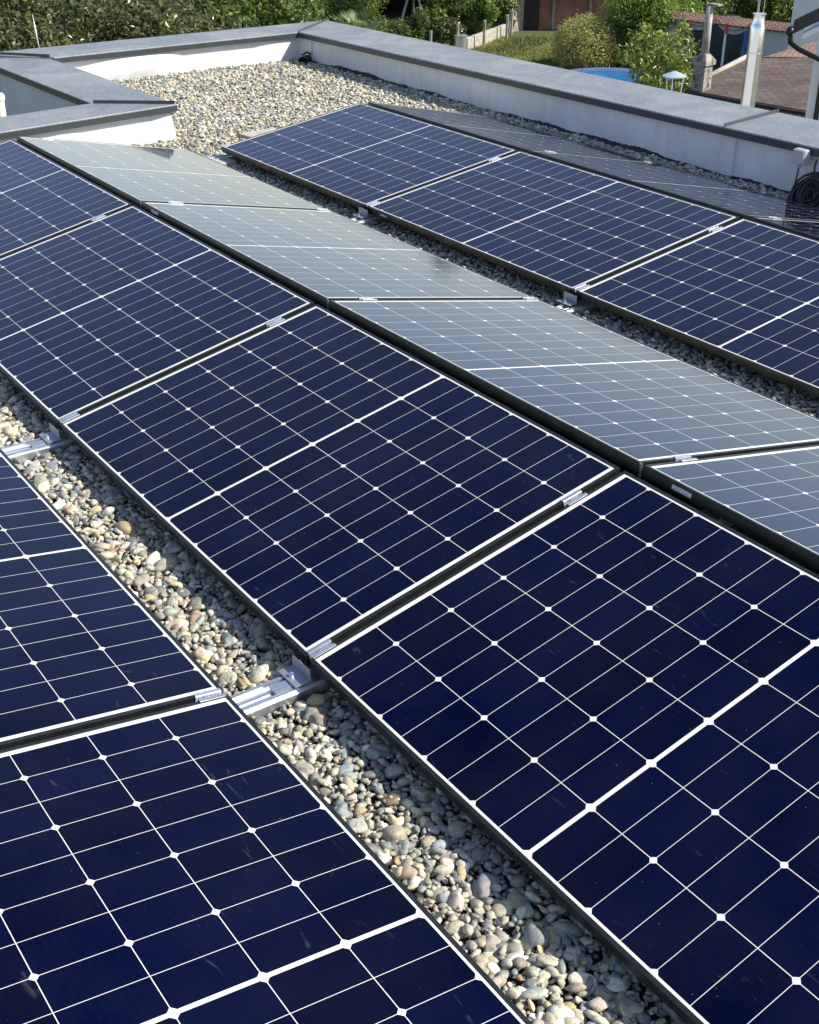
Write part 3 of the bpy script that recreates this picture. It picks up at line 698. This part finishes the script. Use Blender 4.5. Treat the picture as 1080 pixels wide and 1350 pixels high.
# --- dark open barn behind
def wallbox(mb, p, q, z0, z1, th):   # vertical slab from p to q (xy)
    p, q = np.array(p[:2]), np.array(q[:2]); t_ = (q-p)/np.linalg.norm(q-p); n_ = np.array([-t_[1], t_[0]])*th/2
    return mb.hexa([V3(p-n_, z0), V3(q-n_, z0), V3(q+n_, z0), V3(p+n_, z0)], [V3(p-n_, z1), V3(q-n_, z1), V3(q+n_, z1), V3(p+n_, z1)])
MAT['dark_wood'] = simple('dark_timber', (.035, .028, .022), .9, 0, .4, 5, .3, .01)
MAT['roof_old'] = simple('old_roof_sheet', (.16, .12, .09), .85, 0, .4, 3, .5, .03)
bb_ = at(575, 40, 63); bn = empty('open_barn', (bb_[0], bb_[1], GND), 'dark open barn under an old brown roof, behind the young tree', 'barn')
o_ = np.array([bb_[0], bb_[1], GND]); mb = MB()
P_ = lambda a, d_, z=0: o_+RT*a+FW*d_+UP*z
wallbox(mb, P_(-3.2, 3), P_(3.0, 3), GND, GND+2.9, .15); wallbox(mb, P_(-3.1, 0), P_(-3.1, 2.9), GND, GND+2.9, .15); wallbox(mb, P_(2.9, 0), P_(2.9, 2.9), GND, GND+2.9, .15)
mb.build('wall', MAT['dark_wood'], bn)
MB().hexa([P_(-3.6, -.6, 2.5), P_(3.4, -.6, 2.5), P_(3.4, 3.4, 3.4), P_(-3.6, 3.4, 3.4)], [P_(-3.6, -.6, 2.62), P_(3.4, -.6, 2.62), P_(3.4, 3.4, 3.52), P_(-3.6, 3.4, 3.52)]).build('roof', MAT['roof_old'], bn)
for a in (-3, 0, 2.8): MB().tube([P_(a, -.3, 0), P_(a, -.3, 2.5)], .07, 7).build('post', MAT['dark_wood'], bn)

# --- row of leafy shrubs along the garden fence
shr = [(508, 55, 55, .75, .95, 'mid'), (528, 54, 55, .8, 1.0, 'mid'), (548, 52, 55.3, .75, 1.1, 'mid'), (563, 50, 55.3, .7, 1.5, 'mid'), (580, 54, 55.3, .7, 1.2, 'mid'), (595, 54, 55.3, .7, 1.2, 'dark'), (627, 42, 58.5, 1.0, 1.8, 'bright')]
lbs = ['low shrub at the left end of the garden hedge', 'low shrub left of the tripod poles in the garden hedge', 'low shrub under the young tree in the garden hedge', 'taller yellow green shrub beside the first fence post', 'shrub between the first and second fence posts', 'dark shrub right behind the grey bin', 'tall bright green bush between two fence posts']
for i, ((px, py, D_, rx, h, mt), lab) in enumerate(zip(shr, lbs)):
    c = at(px, py, D_); tree('shrub', (c[0], c[1], GND), h, (c[0], c[1], GND+h*.55), (rx, rx, h*.5), 2400 if i < 6 else 5000, .12, LM[mt], lab, 'shrub', 14, .25, .42, 50+i, 'shrubs along the garden fence', .03, part='foliage', limbs=5)
# small trees between hedge and brick shed
for i, (px, D_, R_, zt_, mt, lab) in enumerate([(598, 59, 1.3, 4, 'mid', 'bare stemmed tree rising above the garden hedge'), (645, 60, 1.4, 2, 'mid', 'small leafy tree left of the plank fence')]):
    c = at(px, zt_, D_); tree('garden_tree', (c[0], c[1], GND), 4, c, (R_, R_, .75), 5200, .17, LM[mt], lab, ncl=24, rmin=.35, rmax=.65, seed=61+i, group='garden trees', trunk_r=.06)

# --- fence posts, concrete edge, bin, planks
for i, (px, py, pt, D_) in enumerate([(566, 58, 41, 55.6), (601, 62, 33, 55.2), (636, 66, 27, 56), (666, 52, 20, 58.4), (672, 50, 15, 58.8)]):
    D_ -= 1.6; b0 = at(px, py, D_); tp = at(px+1, pt, D_)
    tag(MB().tube([(b0[0], b0[1], GND), (b0[0]+.03, b0[1], tp[2])], .06, 7).build('fence_post', MAT['wood']), ['pale fence post at the left end of the garden fence', 'pale fence post behind the grey bin', 'pale fence post standing at the low concrete wall', 'pale post at the corner of the low concrete wall', 'rightmost leaning post beside the red tarp'][i], 'post', 'posts of the garden fence')
p1 = onz(612, 70, GND); p2 = onz(664, 50, GND); mb = MB(); wallbox(mb, p1, p2, GND, GND+.55, .2)
tag(mb.build('low_wall', MAT['concrete'], bevel=.02), 'low pale concrete garden wall leading to the plank fence', 'wall')
bi = onz(608, 69, GND); bi = at(606, 62, 53.5); bh = at(606, 49, 53.5)[2]-GND
tag(MB().lathe((bi[0], bi[1], GND), [(.22, 0), (.24, bh), (.265, bh+.02), (.265, bh+.06), (.23, bh+.07), (.22, .3), (.01, .3)], 20).build('bin', MAT['alu'], auto=True), 'grey metal bin beside the garden hedge', 'bin')
q1 = at(669, 55, 59.5); q2 = at(694, 52, 60.5); mb = MB()
for i in range(12):
    a = q1+(q2-q1)*i/12; b_ = q1+(q2-q1)*(i+.93)/12; wallbox(mb, a, b_, GND, GND+1.45+.06*math.sin(i*2.3), .04)
tag(mb.build('plank_fence', MAT['wood']), 'weathered vertical plank fence beside the brick shed', 'fence')
MAT['red_tarp'] = simple('red_tarp', (.42, .09, .06), .6, 0, .2, 5, .2)
a = at(671, 26, 58.6); b_ = at(679, 27, 58.6); c = at(672, 47, 58.6)
tag(MB().hexa([a, b_, b_+FW*.02, a+FW*.02], [c-UP*.0, c+RT*.02, c+RT*.02+FW*.02, c+FW*.02]).build('tarp', MAT['red_tarp']), 'red triangular tarp hanging from the leaning post', 'tarp')

# --- brick shed
def proj_mat(name, col1, col2, mort, sx, sy, bw, rh, msize, axis='wall', var=.5, rough=.85):
    m, t, b = M(name); tc = nd(t, 'ShaderNodeTexCoord')
    d1 = nd(t, 'ShaderNodeVectorMath', operation='DOT_PRODUCT'); t.links.new(tc.outputs['Object'], d1.inputs[0]); d1.inputs[1].default_value = tuple(RT)
    d2 = nd(t, 'ShaderNodeVectorMath', operation='DOT_PRODUCT'); t.links.new(tc.outputs['Object'], d2.inputs[0]); d2.inputs[1].default_value = (0, 0, 1) if axis == 'wall' else tuple(FW)
    d3 = nd(t, 'ShaderNodeVectorMath', operation='DOT_PRODUCT'); t.links.new(tc.outputs['Object'], d3.inputs[0]); d3.inputs[1].default_value = tuple(FW)
    cb = nd(t, 'ShaderNodeCombineXYZ'); t.links.new(math_(t, 'ADD', d1.outputs['Value'], d3.outputs['Value'] if axis == 'wall' else 0.), cb.inputs[0]); t.links.new(d2.outputs['Value'], cb.inputs[1])
    br = nd(t, 'ShaderNodeTexBrick'); t.links.new(cb.outputs[0], br.inputs['Vector']); br.inputs['Scale'].default_value = 1
    br.inputs['Brick Width'].default_value = bw; br.inputs['Row Height'].default_value = rh; br.inputs['Mortar Size'].default_value = msize
    br.inputs['Color1'].default_value = (*col1, 1); br.inputs['Color2'].default_value = (*col2, 1); br.inputs['Mortar'].default_value = (*mort, 1)
    c = mixc(t, 1., br.outputs['Color'], ramp(t, noise(t, 1.3, 7, .65), [(.3, (.55,)*3), (.7, (1.3,)*3)]), 'MULTIPLY')
    t.links.new(c, b.inputs['Base Color']); b.inputs['Roughness'].default_value = rough
    bump(t, b, br.outputs['Fac'], -.5, .01); return m
MAT['brick'] = proj_mat('old_brick', (.42, .12, .07), (.30, .09, .055), (.30, .22, .17), 1, 1, .27, .085, .012)
MAT['shingle'] = proj_mat('roof_shingle', (.15, .105, .085), (.095, .07, .06), (.05, .04, .035), 1, 1, .33, .145, .012, 'roof')
MAT['redtile'] = proj_mat('red_tile', (.36, .21, .16), (.28, .16, .12), (.12, .07, .05), 1, 1, .13, .17, .014, 'roof')
k0 = at(712, 40, 60.0); bs = empty('brick_shed', (k0[0], k0[1], GND), 'old red brick shed behind the lawn and the round dry bush', 'shed')
o_ = np.array([k0[0], k0[1], GND]); P_ = lambda a, d_, z=0: o_+RT*a+FW*d_+UP*z
MB().hexa([P_(-.8, .35), P_(5.2, .35), P_(5.2, 4), P_(-.8, 4)], [P_(-.8, .35, 1.5), P_(5.2, .35, 1.5), P_(5.2, 4, 1.5), P_(-.8, 4, 1.5)]).build('lower_wall', MAT['brick'], bs)
MB().hexa([P_(-.05, -.05, 1.502), P_(5.3, -.05, 1.502), P_(5.3, 4, 1.502), P_(-.05, 4, 1.502)], [P_(-.05, -.05, 3.2), P_(5.3, -.05, 3.2), P_(5.3, 4, 3.2), P_(-.05, 4, 3.2)]).build('upper_wall', MAT['brick'], bs)
MB().hexa([P_(-.6, -.5, 3.2), P_(5.8, -.5, 3.2), P_(5.8, 4.4, 4.0), P_(-.6, 4.4, 4.0)], [P_(-.6, -.5, 3.32), P_(5.8, -.5, 3.32), P_(5.8, 4.4, 4.12), P_(-.6, 4.4, 4.12)]).build('roof', MAT['roof_old'], bs)
for a in (.55, 2.2): MB().box(P_(a, .30, 0), .12, .08, 1.45, math.atan2(RT[1], RT[0]), z0=True).build('prop', MAT['wood'], bs)
MB().box(P_(-.45, .30, 0), .7, .05, 1.4, math.atan2(RT[1], RT[0]), z0=True).build('door', MAT['dark_wood'], bs)

# --- lawn
def blades(name, px0, px1, py0, py1, n, h, mat, seed):
    r = np.random.default_rng(seed); V, C = [], []
    pts = np.array([onz(r.uniform(px0, px1), r.uniform(py0, py1), GND) for _ in range(n)])
    hh = h*np.exp(r.normal(0, .35, n)); hh *= .6+.8*(np.sin(pts[:, 0]*1.7)*np.sin(pts[:, 1]*1.3)*.5+.5)
    a = r.uniform(0, PI, n); sd = np.stack([np.cos(a), np.sin(a), 0*a], 1)*.05*r.uniform(.6, 1.4, n)[:, None]; ln = r.normal(0, .12, (n, 3)); ln[:, 2] = 0
    V = np.stack([pts-sd, pts+sd, pts+ln+UP*hh[:, None]], 1).reshape(-1, 3); C = np.ones((n, 4)); C[:, :3] = np.clip(r.normal(.5, .25, n)+.3*np.sin(pts[:, :1]*2.1+pts[:, 1:2]).ravel(), 0, 1)[:, None]
    return mesh_np(name, V, np.arange(3*n).reshape(n, 3), mat, colattr=np.repeat(C, 3, 0))
tag(blades('grass', 610, 900, 52, 112, 60000, .10, LM['grass'], 5), kind='stuff')
# --- round dry bush
c = at(772, 61, 50.5); cz = c[2]
tree('round_bush', (c[0], c[1], GND), 2.4, (c[0], c[1], cz), (1.28, 1.28, 1.12), 17000, .075, LM['dry'], 'round clipped bush with dry yellowish leaves on the lawn', 'bush', 60, .22, .36, 71, None, .07, .5, 'foliage', 14)
leaves([c], [(1.22, 1.22, 1.06)], 9000, .075, 'outer_foliage', LM['dry'], bpy.data.objects['round_bush'], shell=.88, seedv=9)
c = at(822, 72, 52.5)
tree('shrub', (c[0], c[1], GND), 1.3, (c[0], c[1], GND+.75), (.75, .75, .65), 2600, .10, LM['grass'], 'small yellow green shrub right of the round dry bush', 'shrub', 14, .25, .4, 72, None, .03, .4, 'foliage', 5)
c = at(842, 20, 51)
tree('garden_tree', (c[0], c[1], GND), 5, c, (1.25, 1.25, 1.5), 13000, .12, LM['bright'], 'bright green bushy tree right of the brick shed', 'tree', 34, .4, .75, 73, 'garden trees', .1)
c = at(886, 16, 53)
tree('garden_tree', (c[0], c[1], GND), 5, c, (1.15, 1.15, 1.4), 8000, .12, LM['bright'], 'bright green tree crown left of the tall pipe chimney', 'tree', 28, .4, .7, 74, 'garden trees', .1)
# fruit tree in front of the pool
c = at(880, 76, 33)
tree('fruit_tree', (c[0], c[1], GND), 4, (c[0], c[1], -3.75), (1.45, 1.45, 1.6), 6800, .115, LM['fruit'], 'loose fruit tree with large leaves in front of the pool', 'tree', 34, .25, .5, 75, None, .07, .25, droop=.4)
c2 = at(838, 96, 33.5)
# --- pool
pcn = onz(806, 106, GND+.9); wd = 1.85
pl = empty('round_pool', (pcn[0], pcn[1], GND), 'round blue above ground pool with white rim on the lawn', 'pool')
MAT['pool_white'] = simple('pool_rim_white', (.75, .76, .76), .4, 0, .05)
m, t, b = M('pool_water'); MAT['water'] = m
t.links.new(ramp(t, noise(t, 2, 3), [(.3, (.06, .55, .95)), (.7, (.16, .72, 1.))]), b.inputs['Base Color']); b.inputs['Roughness'].default_value = .3; b.inputs['Specular IOR Level'].default_value = .2; bump(t, b, noise(t, 5, 3), .3, .02)
MB().lathe((pcn[0], pcn[1], GND), [(wd, 0), (wd+.04, .9), (wd-.06, .9), (wd-.07, .1)], 40).build('pool_wall', MAT['pool_white'], pl, smooth=False, auto=True)
MB().lathe((pcn[0], pcn[1], GND), [(wd-.062, .80), (wd-.062, .87), (.01, .87)], 40).build('water', MAT['water'], pl)
mb = MB(); mb.tube([(pcn[0]+(wd+.0)*math.cos(2*PI*i/40), pcn[1]+(wd+.0)*math.sin(2*PI*i/40), GND+.93) for i in range(41)], .05, 8, cap=False); mb.build('rim', MAT['pool_white'], pl, smooth=True)

# --- metal cowl, flue, chimney, outbuilding
cw = at(888, 100, 13.0); cz = cw[2]
co = empty('chimney_cowl', (cw[0], cw[1], cz-.4), 'small white conical chimney cowl on thin legs behind the coping', 'cowl')
MAT['cowl'] = simple('white_metal', (.50, .58, .66), .35, .3, .06, 8, .05)
MB().lathe((cw[0], cw[1], cz), [(.115, -.012), (.118, -.004), (.06, .02), (.004, .042)], 22).build('cap', MAT['cowl'], co, auto=True)
for k in range(3):
    a = 2.5+k*2.1; MB().tube([(cw[0]+.07*math.cos(a), cw[1]+.07*math.sin(a), cz-.24), (cw[0]+.095*math.cos(a), cw[1]+.095*math.sin(a), cz)], .006, 6).build('leg', MAT['cowl'], co)
MB().lathe((cw[0], cw[1], GND), [(.08, 0), (.08, cz-GND-.23), (.072, cz-GND-.23)], 16).build('pipe', MAT['alu'], co, auto=True)
m, t, b = M('polished_steel'); MAT['flue'] = m
b.inputs['Base Color'].default_value = (.78, .78, .78, 1); b.inputs['Metallic'].default_value = 1; b.inputs['Roughness'].default_value = .24
bump(t, b, noise(t, 6, 3), .12, .02)
fl = at(992, 80, 12.3); fz = at(1000, 38, 12.3)[2]; ft = at(1003, 18, 12.3)[2]; fr_ = .066
fo = empty('flue_pipe', (fl[0], fl[1], GND), 'tall shiny stainless steel flue pipe behind the coping', 'flue')
s1 = at(990, 70, 12.3)[2]
MB().lathe((fl[0], fl[1], GND), [(fr_, 0), (fr_, s1-GND-.01), (fr_, s1-GND)], 32).build('lower_section', MAT['flue'], fo, auto=True)
MB().lathe((fl[0], fl[1], s1-.015), [(fr_+.0005, 0), (fr_+.004, .002), (fr_+.004, .016), (fr_+.001, .018), (fr_+.001, fz-s1+.01), (fr_-.008, fz-s1+.05), (fr_-.014, fz-s1+.065), (fr_-.014, ft-s1+.0), (fr_-.006, ft-s1+.004), (fr_-.006, ft-s1+.012)], 32).build('upper_section', MAT['flue'], fo, auto=True)
for k in range(3):
    a = k*2.09+.5; MB().tube([(fl[0]+.03*math.cos(a), fl[1]+.03*math.sin(a), ft-.02), (fl[0]+.035*math.cos(a), fl[1]+.035*math.sin(a), ft+.16)], .003, 5).build('cap_rod', MAT['flue'], fo)

# outbuilding
ZE = -2.5
a1 = onz(902, 119, ZE); a2 = onz(1066, 147, ZE); a3 = onz(1100, 76, ZE+.25); a4 = onz(982, 78, ZE+.25)
ob = empty('outbuilding', (*((a1+a2+a3+a4)/4)[:2], GND), 'low outbuilding with brown shingle roof behind the steel flue', 'outbuilding')
a2x = a1+(a2-a1)*1.25
mb = MB().hexa([a1-UP*.09, a2x-UP*.09, a3-UP*.09, a4-UP*.09], [a1, a2x, a3, a4]); mb.build('roof', MAT['shingle'], ob)
MAT['old_render'] = simple('old_render', (.26, .24, .20), .9, 0, .3, 2.5, .5, .02)
ins = (a1+a2x+a3+a4)/4; w4 = [V3(p+(ins-p)*.05, 0) for p in (a1, a2x, a3, a4)]
MB().hexa([V3(p, GND) for p in w4], [V3(p, ZE-.09+(.0 if i < 2 else .24)) for i, p in enumerate(w4)]).build('wall', MAT['old_render'], ob)
MAT['ridge'] = simple('pale_verge', (.38, .34, .30), .8, 0, .3, 12, .3)
mb = MB(); mb.tube([a1+(a4-a1)*.32+UP*.03, a4+UP*.03], .05, 8); mb.build('verge_tiles', MAT['ridge'], ob, smooth=True)
MB().tube([a1+FW*-.03-UP*.05, a2x+FW*-.03-UP*.05], .035, 8).build('gutter', MAT['dark_wood'], ob, smooth=True)
# chimney on the roof's front corner
cb_ = onz(921, 118, ZE+.02); cc = empty('concrete_chimney', cb_, 'weathered concrete chimney with a tall capped pipe on the outbuilding roof', 'chimney')
ang = math.atan2(*(a2-a1)[[1, 0]]); zt_ = at(925, 80, np.hypot(*(cb_-CAM)[:2]))[2]; zp = at(936, 6, np.hypot(*(cb_-CAM)[:2]))[2]
ck = cb_+RT*.02; h_ = zt_-cb_[2]
ux = np.array([math.cos(ang), math.sin(ang), 0]); uy = np.array([-math.sin(ang), math.cos(ang), 0])
def frus(mb, c, w0, w1, z0, z1):
    mb.hexa([V3(c+ux*a*w0/2+uy*b_*w0/2, z0) for a, b_ in ((-1, -1), (1, -1), (1, 1), (-1, 1))], [V3(c+ux*a*w1/2+uy*b_*w1/2, z1) for a, b_ in ((-1, -1), (1, -1), (1, 1), (-1, 1))])
m, t, b = M('stained_concrete'); MAT['stain'] = m
n1 = noise(t, 5, 8, .7, dist=.8)
t.links.new(ramp(t, n1, [(.40, (.07, .065, .06)), (.5, (.30, .28, .25)), (.7, (.46, .43, .38))]), b.inputs['Base Color']); b.inputs['Roughness'].default_value = .9; bump(t, b, n1, .5, .03)
mb = MB(); frus(mb, ck, .27, .25, cb_[2]-.15, zt_-.08); mb.build('shaft', MAT['stain'], cc, bevel=.01)
mb = MB(); frus(mb, ck, .33, .33, zt_-.079, zt_+.0); frus(mb, ck, .32, .14, zt_+.001, zt_+.12); mb.build('cap', MAT['stain'], cc, bevel=.01)
MB().tube([V3(ck, zt_+.08), V3(ck, zp-.03)], [.075, .062], 14).build('pipe', MAT['concrete'], cc, smooth=True)
MB().box(V3(ck+RT*.08, zp-.03), .26, .16, .035, ang, z0=True).build('pipe_cap', MAT['stain'], cc, bevel=.005)

# red tiled roof behind the outbuilding
r1 = at(1004, 76, 29.5); r2 = at(1110, 76, 29.5); r3 = at(1120, 52, 33); r4 = at(1068, 57, 33)
rr_ = empty('tiled_outhouse', V3((r1+r3)/2, GND), 'low outhouse with red tiled roof at the right edge', 'outbuilding')
MB().hexa([r1-UP*.08, r2-UP*.08, r3-UP*.08, r4-UP*.08], [r1, r2, r3, r4]).build('roof', MAT['redtile'], rr_)
MB().hexa([V3(r1+FW*.15+RT*.1, GND), V3(r2+FW*.15, GND), V3(r3-FW*.1, GND), V3(r4-FW*.1, GND)], [r1+FW*.15+RT*.1-UP*.09, r2+FW*.15-UP*.09, r3-FW*.1-UP*.09, r4-FW*.1-UP*.09]).build('wall', MAT['old_render'], rr_)

# --- white house at the right edge: gable end faces the roof
MAT['white_render'] = simple('white_render', (.66, .67, .68), .8, 0, .06, 2, .15, .004, 90)
MAT['black_metal'] = simple('black_gutter', (.015, .016, .017), .35, .3, .2, 10, .05)
def dirs(p):
    d_ = (p-CAM)*np.array([1, 1, 0]); d_ /= np.linalg.norm(d_); return np.array([d_[1], -d_[0], 0]), d_
hc = at(1064, 130, 17.0); e0 = at(1045, 33, 16.4); hx, hy = dirs(at(1090, 130, 17.0))
hs = empty('white_house', (hc[0], hc[1], GND), 'white rendered house gable with black verge and downpipe at the right edge', 'house')
o_ = V3(hc, GND); sl = .56; a0 = float(np.dot(hc-e0, hx)); zc_ = e0[2]+a0*sl-.20
N_ = [o_, o_+hx*5]; b0_ = MB().hexa([o_, o_+hx*5, o_+hx*9+hy*4, o_+hx*5+hy*4], [V3(o_, zc_), V3(o_+hx*5, zc_+5*sl), V3(o_+hx*9+hy*4, zc_+5*sl), V3(o_+hx*5+hy*4, zc_+5*sl)])
b0_.build('wall', MAT['white_render'], hs)
ea, eb = e0, e0+hx*5+UP*5*sl
MB().hexa([ea+hy*.035-UP*.10, eb+hy*.035-UP*.10, eb+hx*6+hy*4-UP*.10, ea+hx*6+hy*4+UP*6*sl-UP*.10], [ea+hy*.035+UP*.02, eb+hy*.035+UP*.02, eb+hx*6+hy*4+UP*.02, ea+hx*6+hy*4+UP*6*sl+UP*.02]).build('roof', MAT['shingle'], hs)
MB().hexa([ea-UP*.11, eb-UP*.11, eb+hy*.032-UP*.11, ea+hy*.032-UP*.11], [ea+UP*.05, eb+UP*.05, eb+hy*.032+UP*.05, ea+hy*.032+UP*.05]).build('verge_board', MAT['black_metal'], hs)
MB().hexa([ea+hx*.12+hy*.034-UP*.17, eb+hy*.034-UP*.17, eb+hy*.8-UP*.17, ea+hx*.12+hy*.8-UP*.17], [ea+hx*.12+hy*.034-UP*.104, eb+hy*.034-UP*.104, eb+hy*.8-UP*.104, ea+hx*.12+hy*.8-UP*.104]).build('soffit', MAT['white_render'], hs)
g0 = ea-hx*.03-UP*.07-hy*.05
MB().tube([g0-hy*.05, g0+hy*.3], .045, 12).build('gutter', MAT['black_metal'], hs, smooth=True)
w0 = V3(hc, 0)-hy*.05+hx*.13
MB().tube([g0+hy*.1-UP*.02, g0+hy*.1+hx*.02-UP*.14, g0+hy*.3+hx*.12-UP*.24, V3(w0, g0[2]-.42), V3(w0, g0[2]-.56), V3(w0, GND+.2)], .031, 10).build('downpipe', MAT['black_metal'], hs, smooth=True)
# far white house
f0 = at(1037, 60, 42); fx, fy = dirs(f0); fh = empty('distant_house', V3(f0, GND), 'pale distant house wall at the top right corner', 'house')
o_ = V3(f0, GND); MB().hexa([o_, o_+fx*6, o_+fx*6+fy*6, o_+fx*.3+fy*6], [V3(q, 1.2) for q in (o_, o_+fx*6, o_+fx*6+fy*6, o_+fx*.3+fy*6)]).build('wall', MAT['white_render'], fh)
MB().hexa([V3(q, 1.2) for q in (o_-fx*.4-fy*.4, o_+fx*6.4-fy*.4, o_+fx*6.4+fy*6.4, o_-fx*.4+fy*6.4)], [V3(o_-fx*.4-fy*.4, 1.35), V3(o_+fx*6.4-fy*.4, 1.35), V3(o_+fx*6.4+fy*3, 2.6), V3(o_-fx*.4+fy*3, 2.6)]).build('roof', MAT['redtile'], fh)

# --- garden wall with tile coping, net, poles, parasol
g1 = at(872, 42, 51); g2 = at(1040, 58, 48.6); gw = empty('garden_wall', V3((g1+g2)/2, GND), 'pale garden wall topped with terracotta tiles behind the net', 'wall')
mb = MB(); wallbox(mb, g1, g2, GND, GND+1.85, .2); mb.build('wall', MAT['white_render'], gw)
mb = MB(); t_ = (g2-g1)/np.linalg.norm((g2-g1)[:2]); t_[2] = 0; nn = np.array([-t_[1], t_[0], 0])
ga, gb = V3(g1, GND+1.86), V3(g2, GND+1.86)
mb.hexa([ga-nn*.35, gb-nn*.35, gb+nn*.35, ga+nn*.35], [ga-nn*.36+UP*.05, gb-nn*.36+UP*.05, gb+UP*.28+nn*.02, ga+UP*.28+nn*.02]); mb.build('tile_coping', MAT['redtile'], gw)
MAT['cream'] = simple('cream_board', (.62, .60, .55), .7, 0, .1, 3, .1)
k_ = at(952, 24, 56); tag(MB().box(V3(k_, GND), 1.0, 1.2, 1.42, math.atan2(RT[1], RT[0])+.25, z0=True).build('white_hut', MAT['cream'], bevel=.03), 'small white hut roof rising behind the tile topped wall', 'hut')
MAT['net'] = simple('dark_net', (.05, .07, .07), .8, 0, .3, 3, 0)
n0, n1_ = at(893, 70, 46.5), at(984, 78, 45); V, F = [], []
for i in range(13):
    q = n0+(n1_-n0)*i/12; sag = .16*math.sin(PI*((i % 6)/6))
    V += [V3(q, GND+.1), V3(q, GND+2.55-sag)]
nt_ = empty('garden_net', V3((n0+n1_)/2, GND), 'dark green net hung on poles in the garden on the right', 'net')
mb = MB()
for i in range(12):
    for j in range(7):
        z_ = lambda ii: GND+.1+(2.45-.3*math.sin(PI*((ii % 6)/6)))*(j/6)
        a, b_ = n0+(n1_-n0)*i/12, n0+(n1_-n0)*(i+1)/12; mb.tube([V3(a, z_(i)), V3(b_, z_(i+1))], .012, 4, cap=False)
for i in range(49):
    q = n0+(n1_-n0)*i/48; ii = i/4; mb.tube([V3(q, GND+.1), V3(q, GND+2.55-.3*math.sin(PI*((ii % 6)/6)))], .008, 4, cap=False)
mb.build('mesh', MAT['net'], nt_)
MAT['backing_dark'] = simple('dark_backing', (.06, .072, .068), .9, 0, .5, 1.2, .2); mb = MB(); of = FW*.05  # dark sheet added behind the net; stands in for the dark interior there
for i in range(48):
    a, b_ = n0+(n1_-n0)*i/48+of, n0+(n1_-n0)*(i+1)/48+of; f_ = lambda ii: GND+2.42-.3*math.sin(PI*((ii/4 % 6)/6))
    mb.hexa([V3(a, GND+.05), V3(b_, GND+.05), V3(b_+of*.2, GND+.05), V3(a+of*.2, GND+.05)], [V3(a, f_(i)), V3(b_, f_(i+1)), V3(b_+of*.2, f_(i+1)), V3(a+of*.2, f_(i))])
mb.build('dark_backing', MAT['backing_dark'], nt_)
MAT['red'] = simple('red_cap', (.55, .05, .06), .5, 0, .1)
for i, (px, pb__, pt, D_) in enumerate([(905, 66, 27, 46), (951, 80, 32, 44), (941, 62, 37, 46)]):
    b0 = at(px, pb__, D_); tz = at(px+4, pt, D_)[2]
    po = empty('garden_pole', V3(b0, GND), ['white garden pole with red tip left of the net', 'white garden pole with red tip in front of the net', 'plain white garden pole in the middle of the net'][i], 'pole', 'poles of the garden net')
    MB().tube([V3(b0, GND), V3(b0, tz-.3)], .04, 7).build('shaft', MAT['pool_white'], po); MB().tube([V3(b0, tz-.3), V3(b0, tz)], .07, 7).build('tip', MAT['red'] if i < 2 else MAT['pool_white'], po)
MAT['blue_cloth'] = simple('blue_cloth', (.04, .12, .26), .8, 0, .3, 6, .4, .02)
u0 = at(981, 76, 44); ut = at(984, 38, 44)[2]; us = empty('closed_parasol', V3(u0, GND), 'closed blue garden parasol just left of the steel flue', 'parasol')
MB().lathe(V3(u0, GND), [(.10, .25), (.22, .5), (.20, 1.0), (.12, ut-GND-.15), (.02, ut-GND)], 10).build('canopy', MAT['blue_cloth'], us); MB().tube([V3(u0, GND), V3(u0, GND+.3)], .03, 8).build('pole', MAT['alu'], us)
MAT['wire'] = MAT['conduit']
c = at(918, 88, 44); tree('shrub', V3(c, GND), 1.2, (c[0], c[1], GND+.8), (1.3, 1.0, .75), 3800, .12, LM['mid'], 'flowering shrubs behind the concrete chimney', 'shrub', 18, .25, .42, 81, None, .03, .4, 'foliage', 5)
c = at(955, 82, 43); tree('shrub', V3(c, GND), 1.0, (c[0], c[1], GND+.7), (1.0, .8, .6), 2600, .11, LM['mid'], 'low shrub at the foot of the net beside the outbuilding roof', 'shrub', 14, .22, .4, 82, None, .03, .4, 'foliage', 5)
# trees behind, top right
for i, (px, D_, R_, zc, mt, lab) in enumerate([(918, 55, 1.3, 2, 'mid', 'green tree at the top behind the tall chimney pipe'), (975, 57, 1.6, 2, 'bright', 'light green tree at the top left of the flue tip'), (1024, 56, 1.6, 4, 'mid', 'green tree at the top right of the flue tip')]):
    c = at(px, zc, D_); tree('far_tree', V3(c, GND), 5, c, (R_, R_, 1.1), 7000, .15, LM[mt], lab, ncl=30, rmin=.5, rmax=.9, seed=90+i, group='trees at the top right', trunk_r=.12)
c = at(672, 10, 67)
tree('tall_tree', V3(c, GND), 14, (c[0], c[1], .4), (1.3, 1.3, 5.2), 13000, .2, LM['dark'], 'tall narrow dark tree behind the plank fence, mostly above the picture', ncl=40, rmin=.5, rmax=.9, seed=97, trunk_r=.2)
# rooftop clothes line above the wall
l0 = at(905, 12, 58); l1 = at(1000, 8, 58)
tag(MB().tube([l0, (l0+l1)/2-UP*.03, l1], .02, 5).build('clothes_line', MAT['conduit']), 'thin pale line strung high across the garden at the top right', 'line')
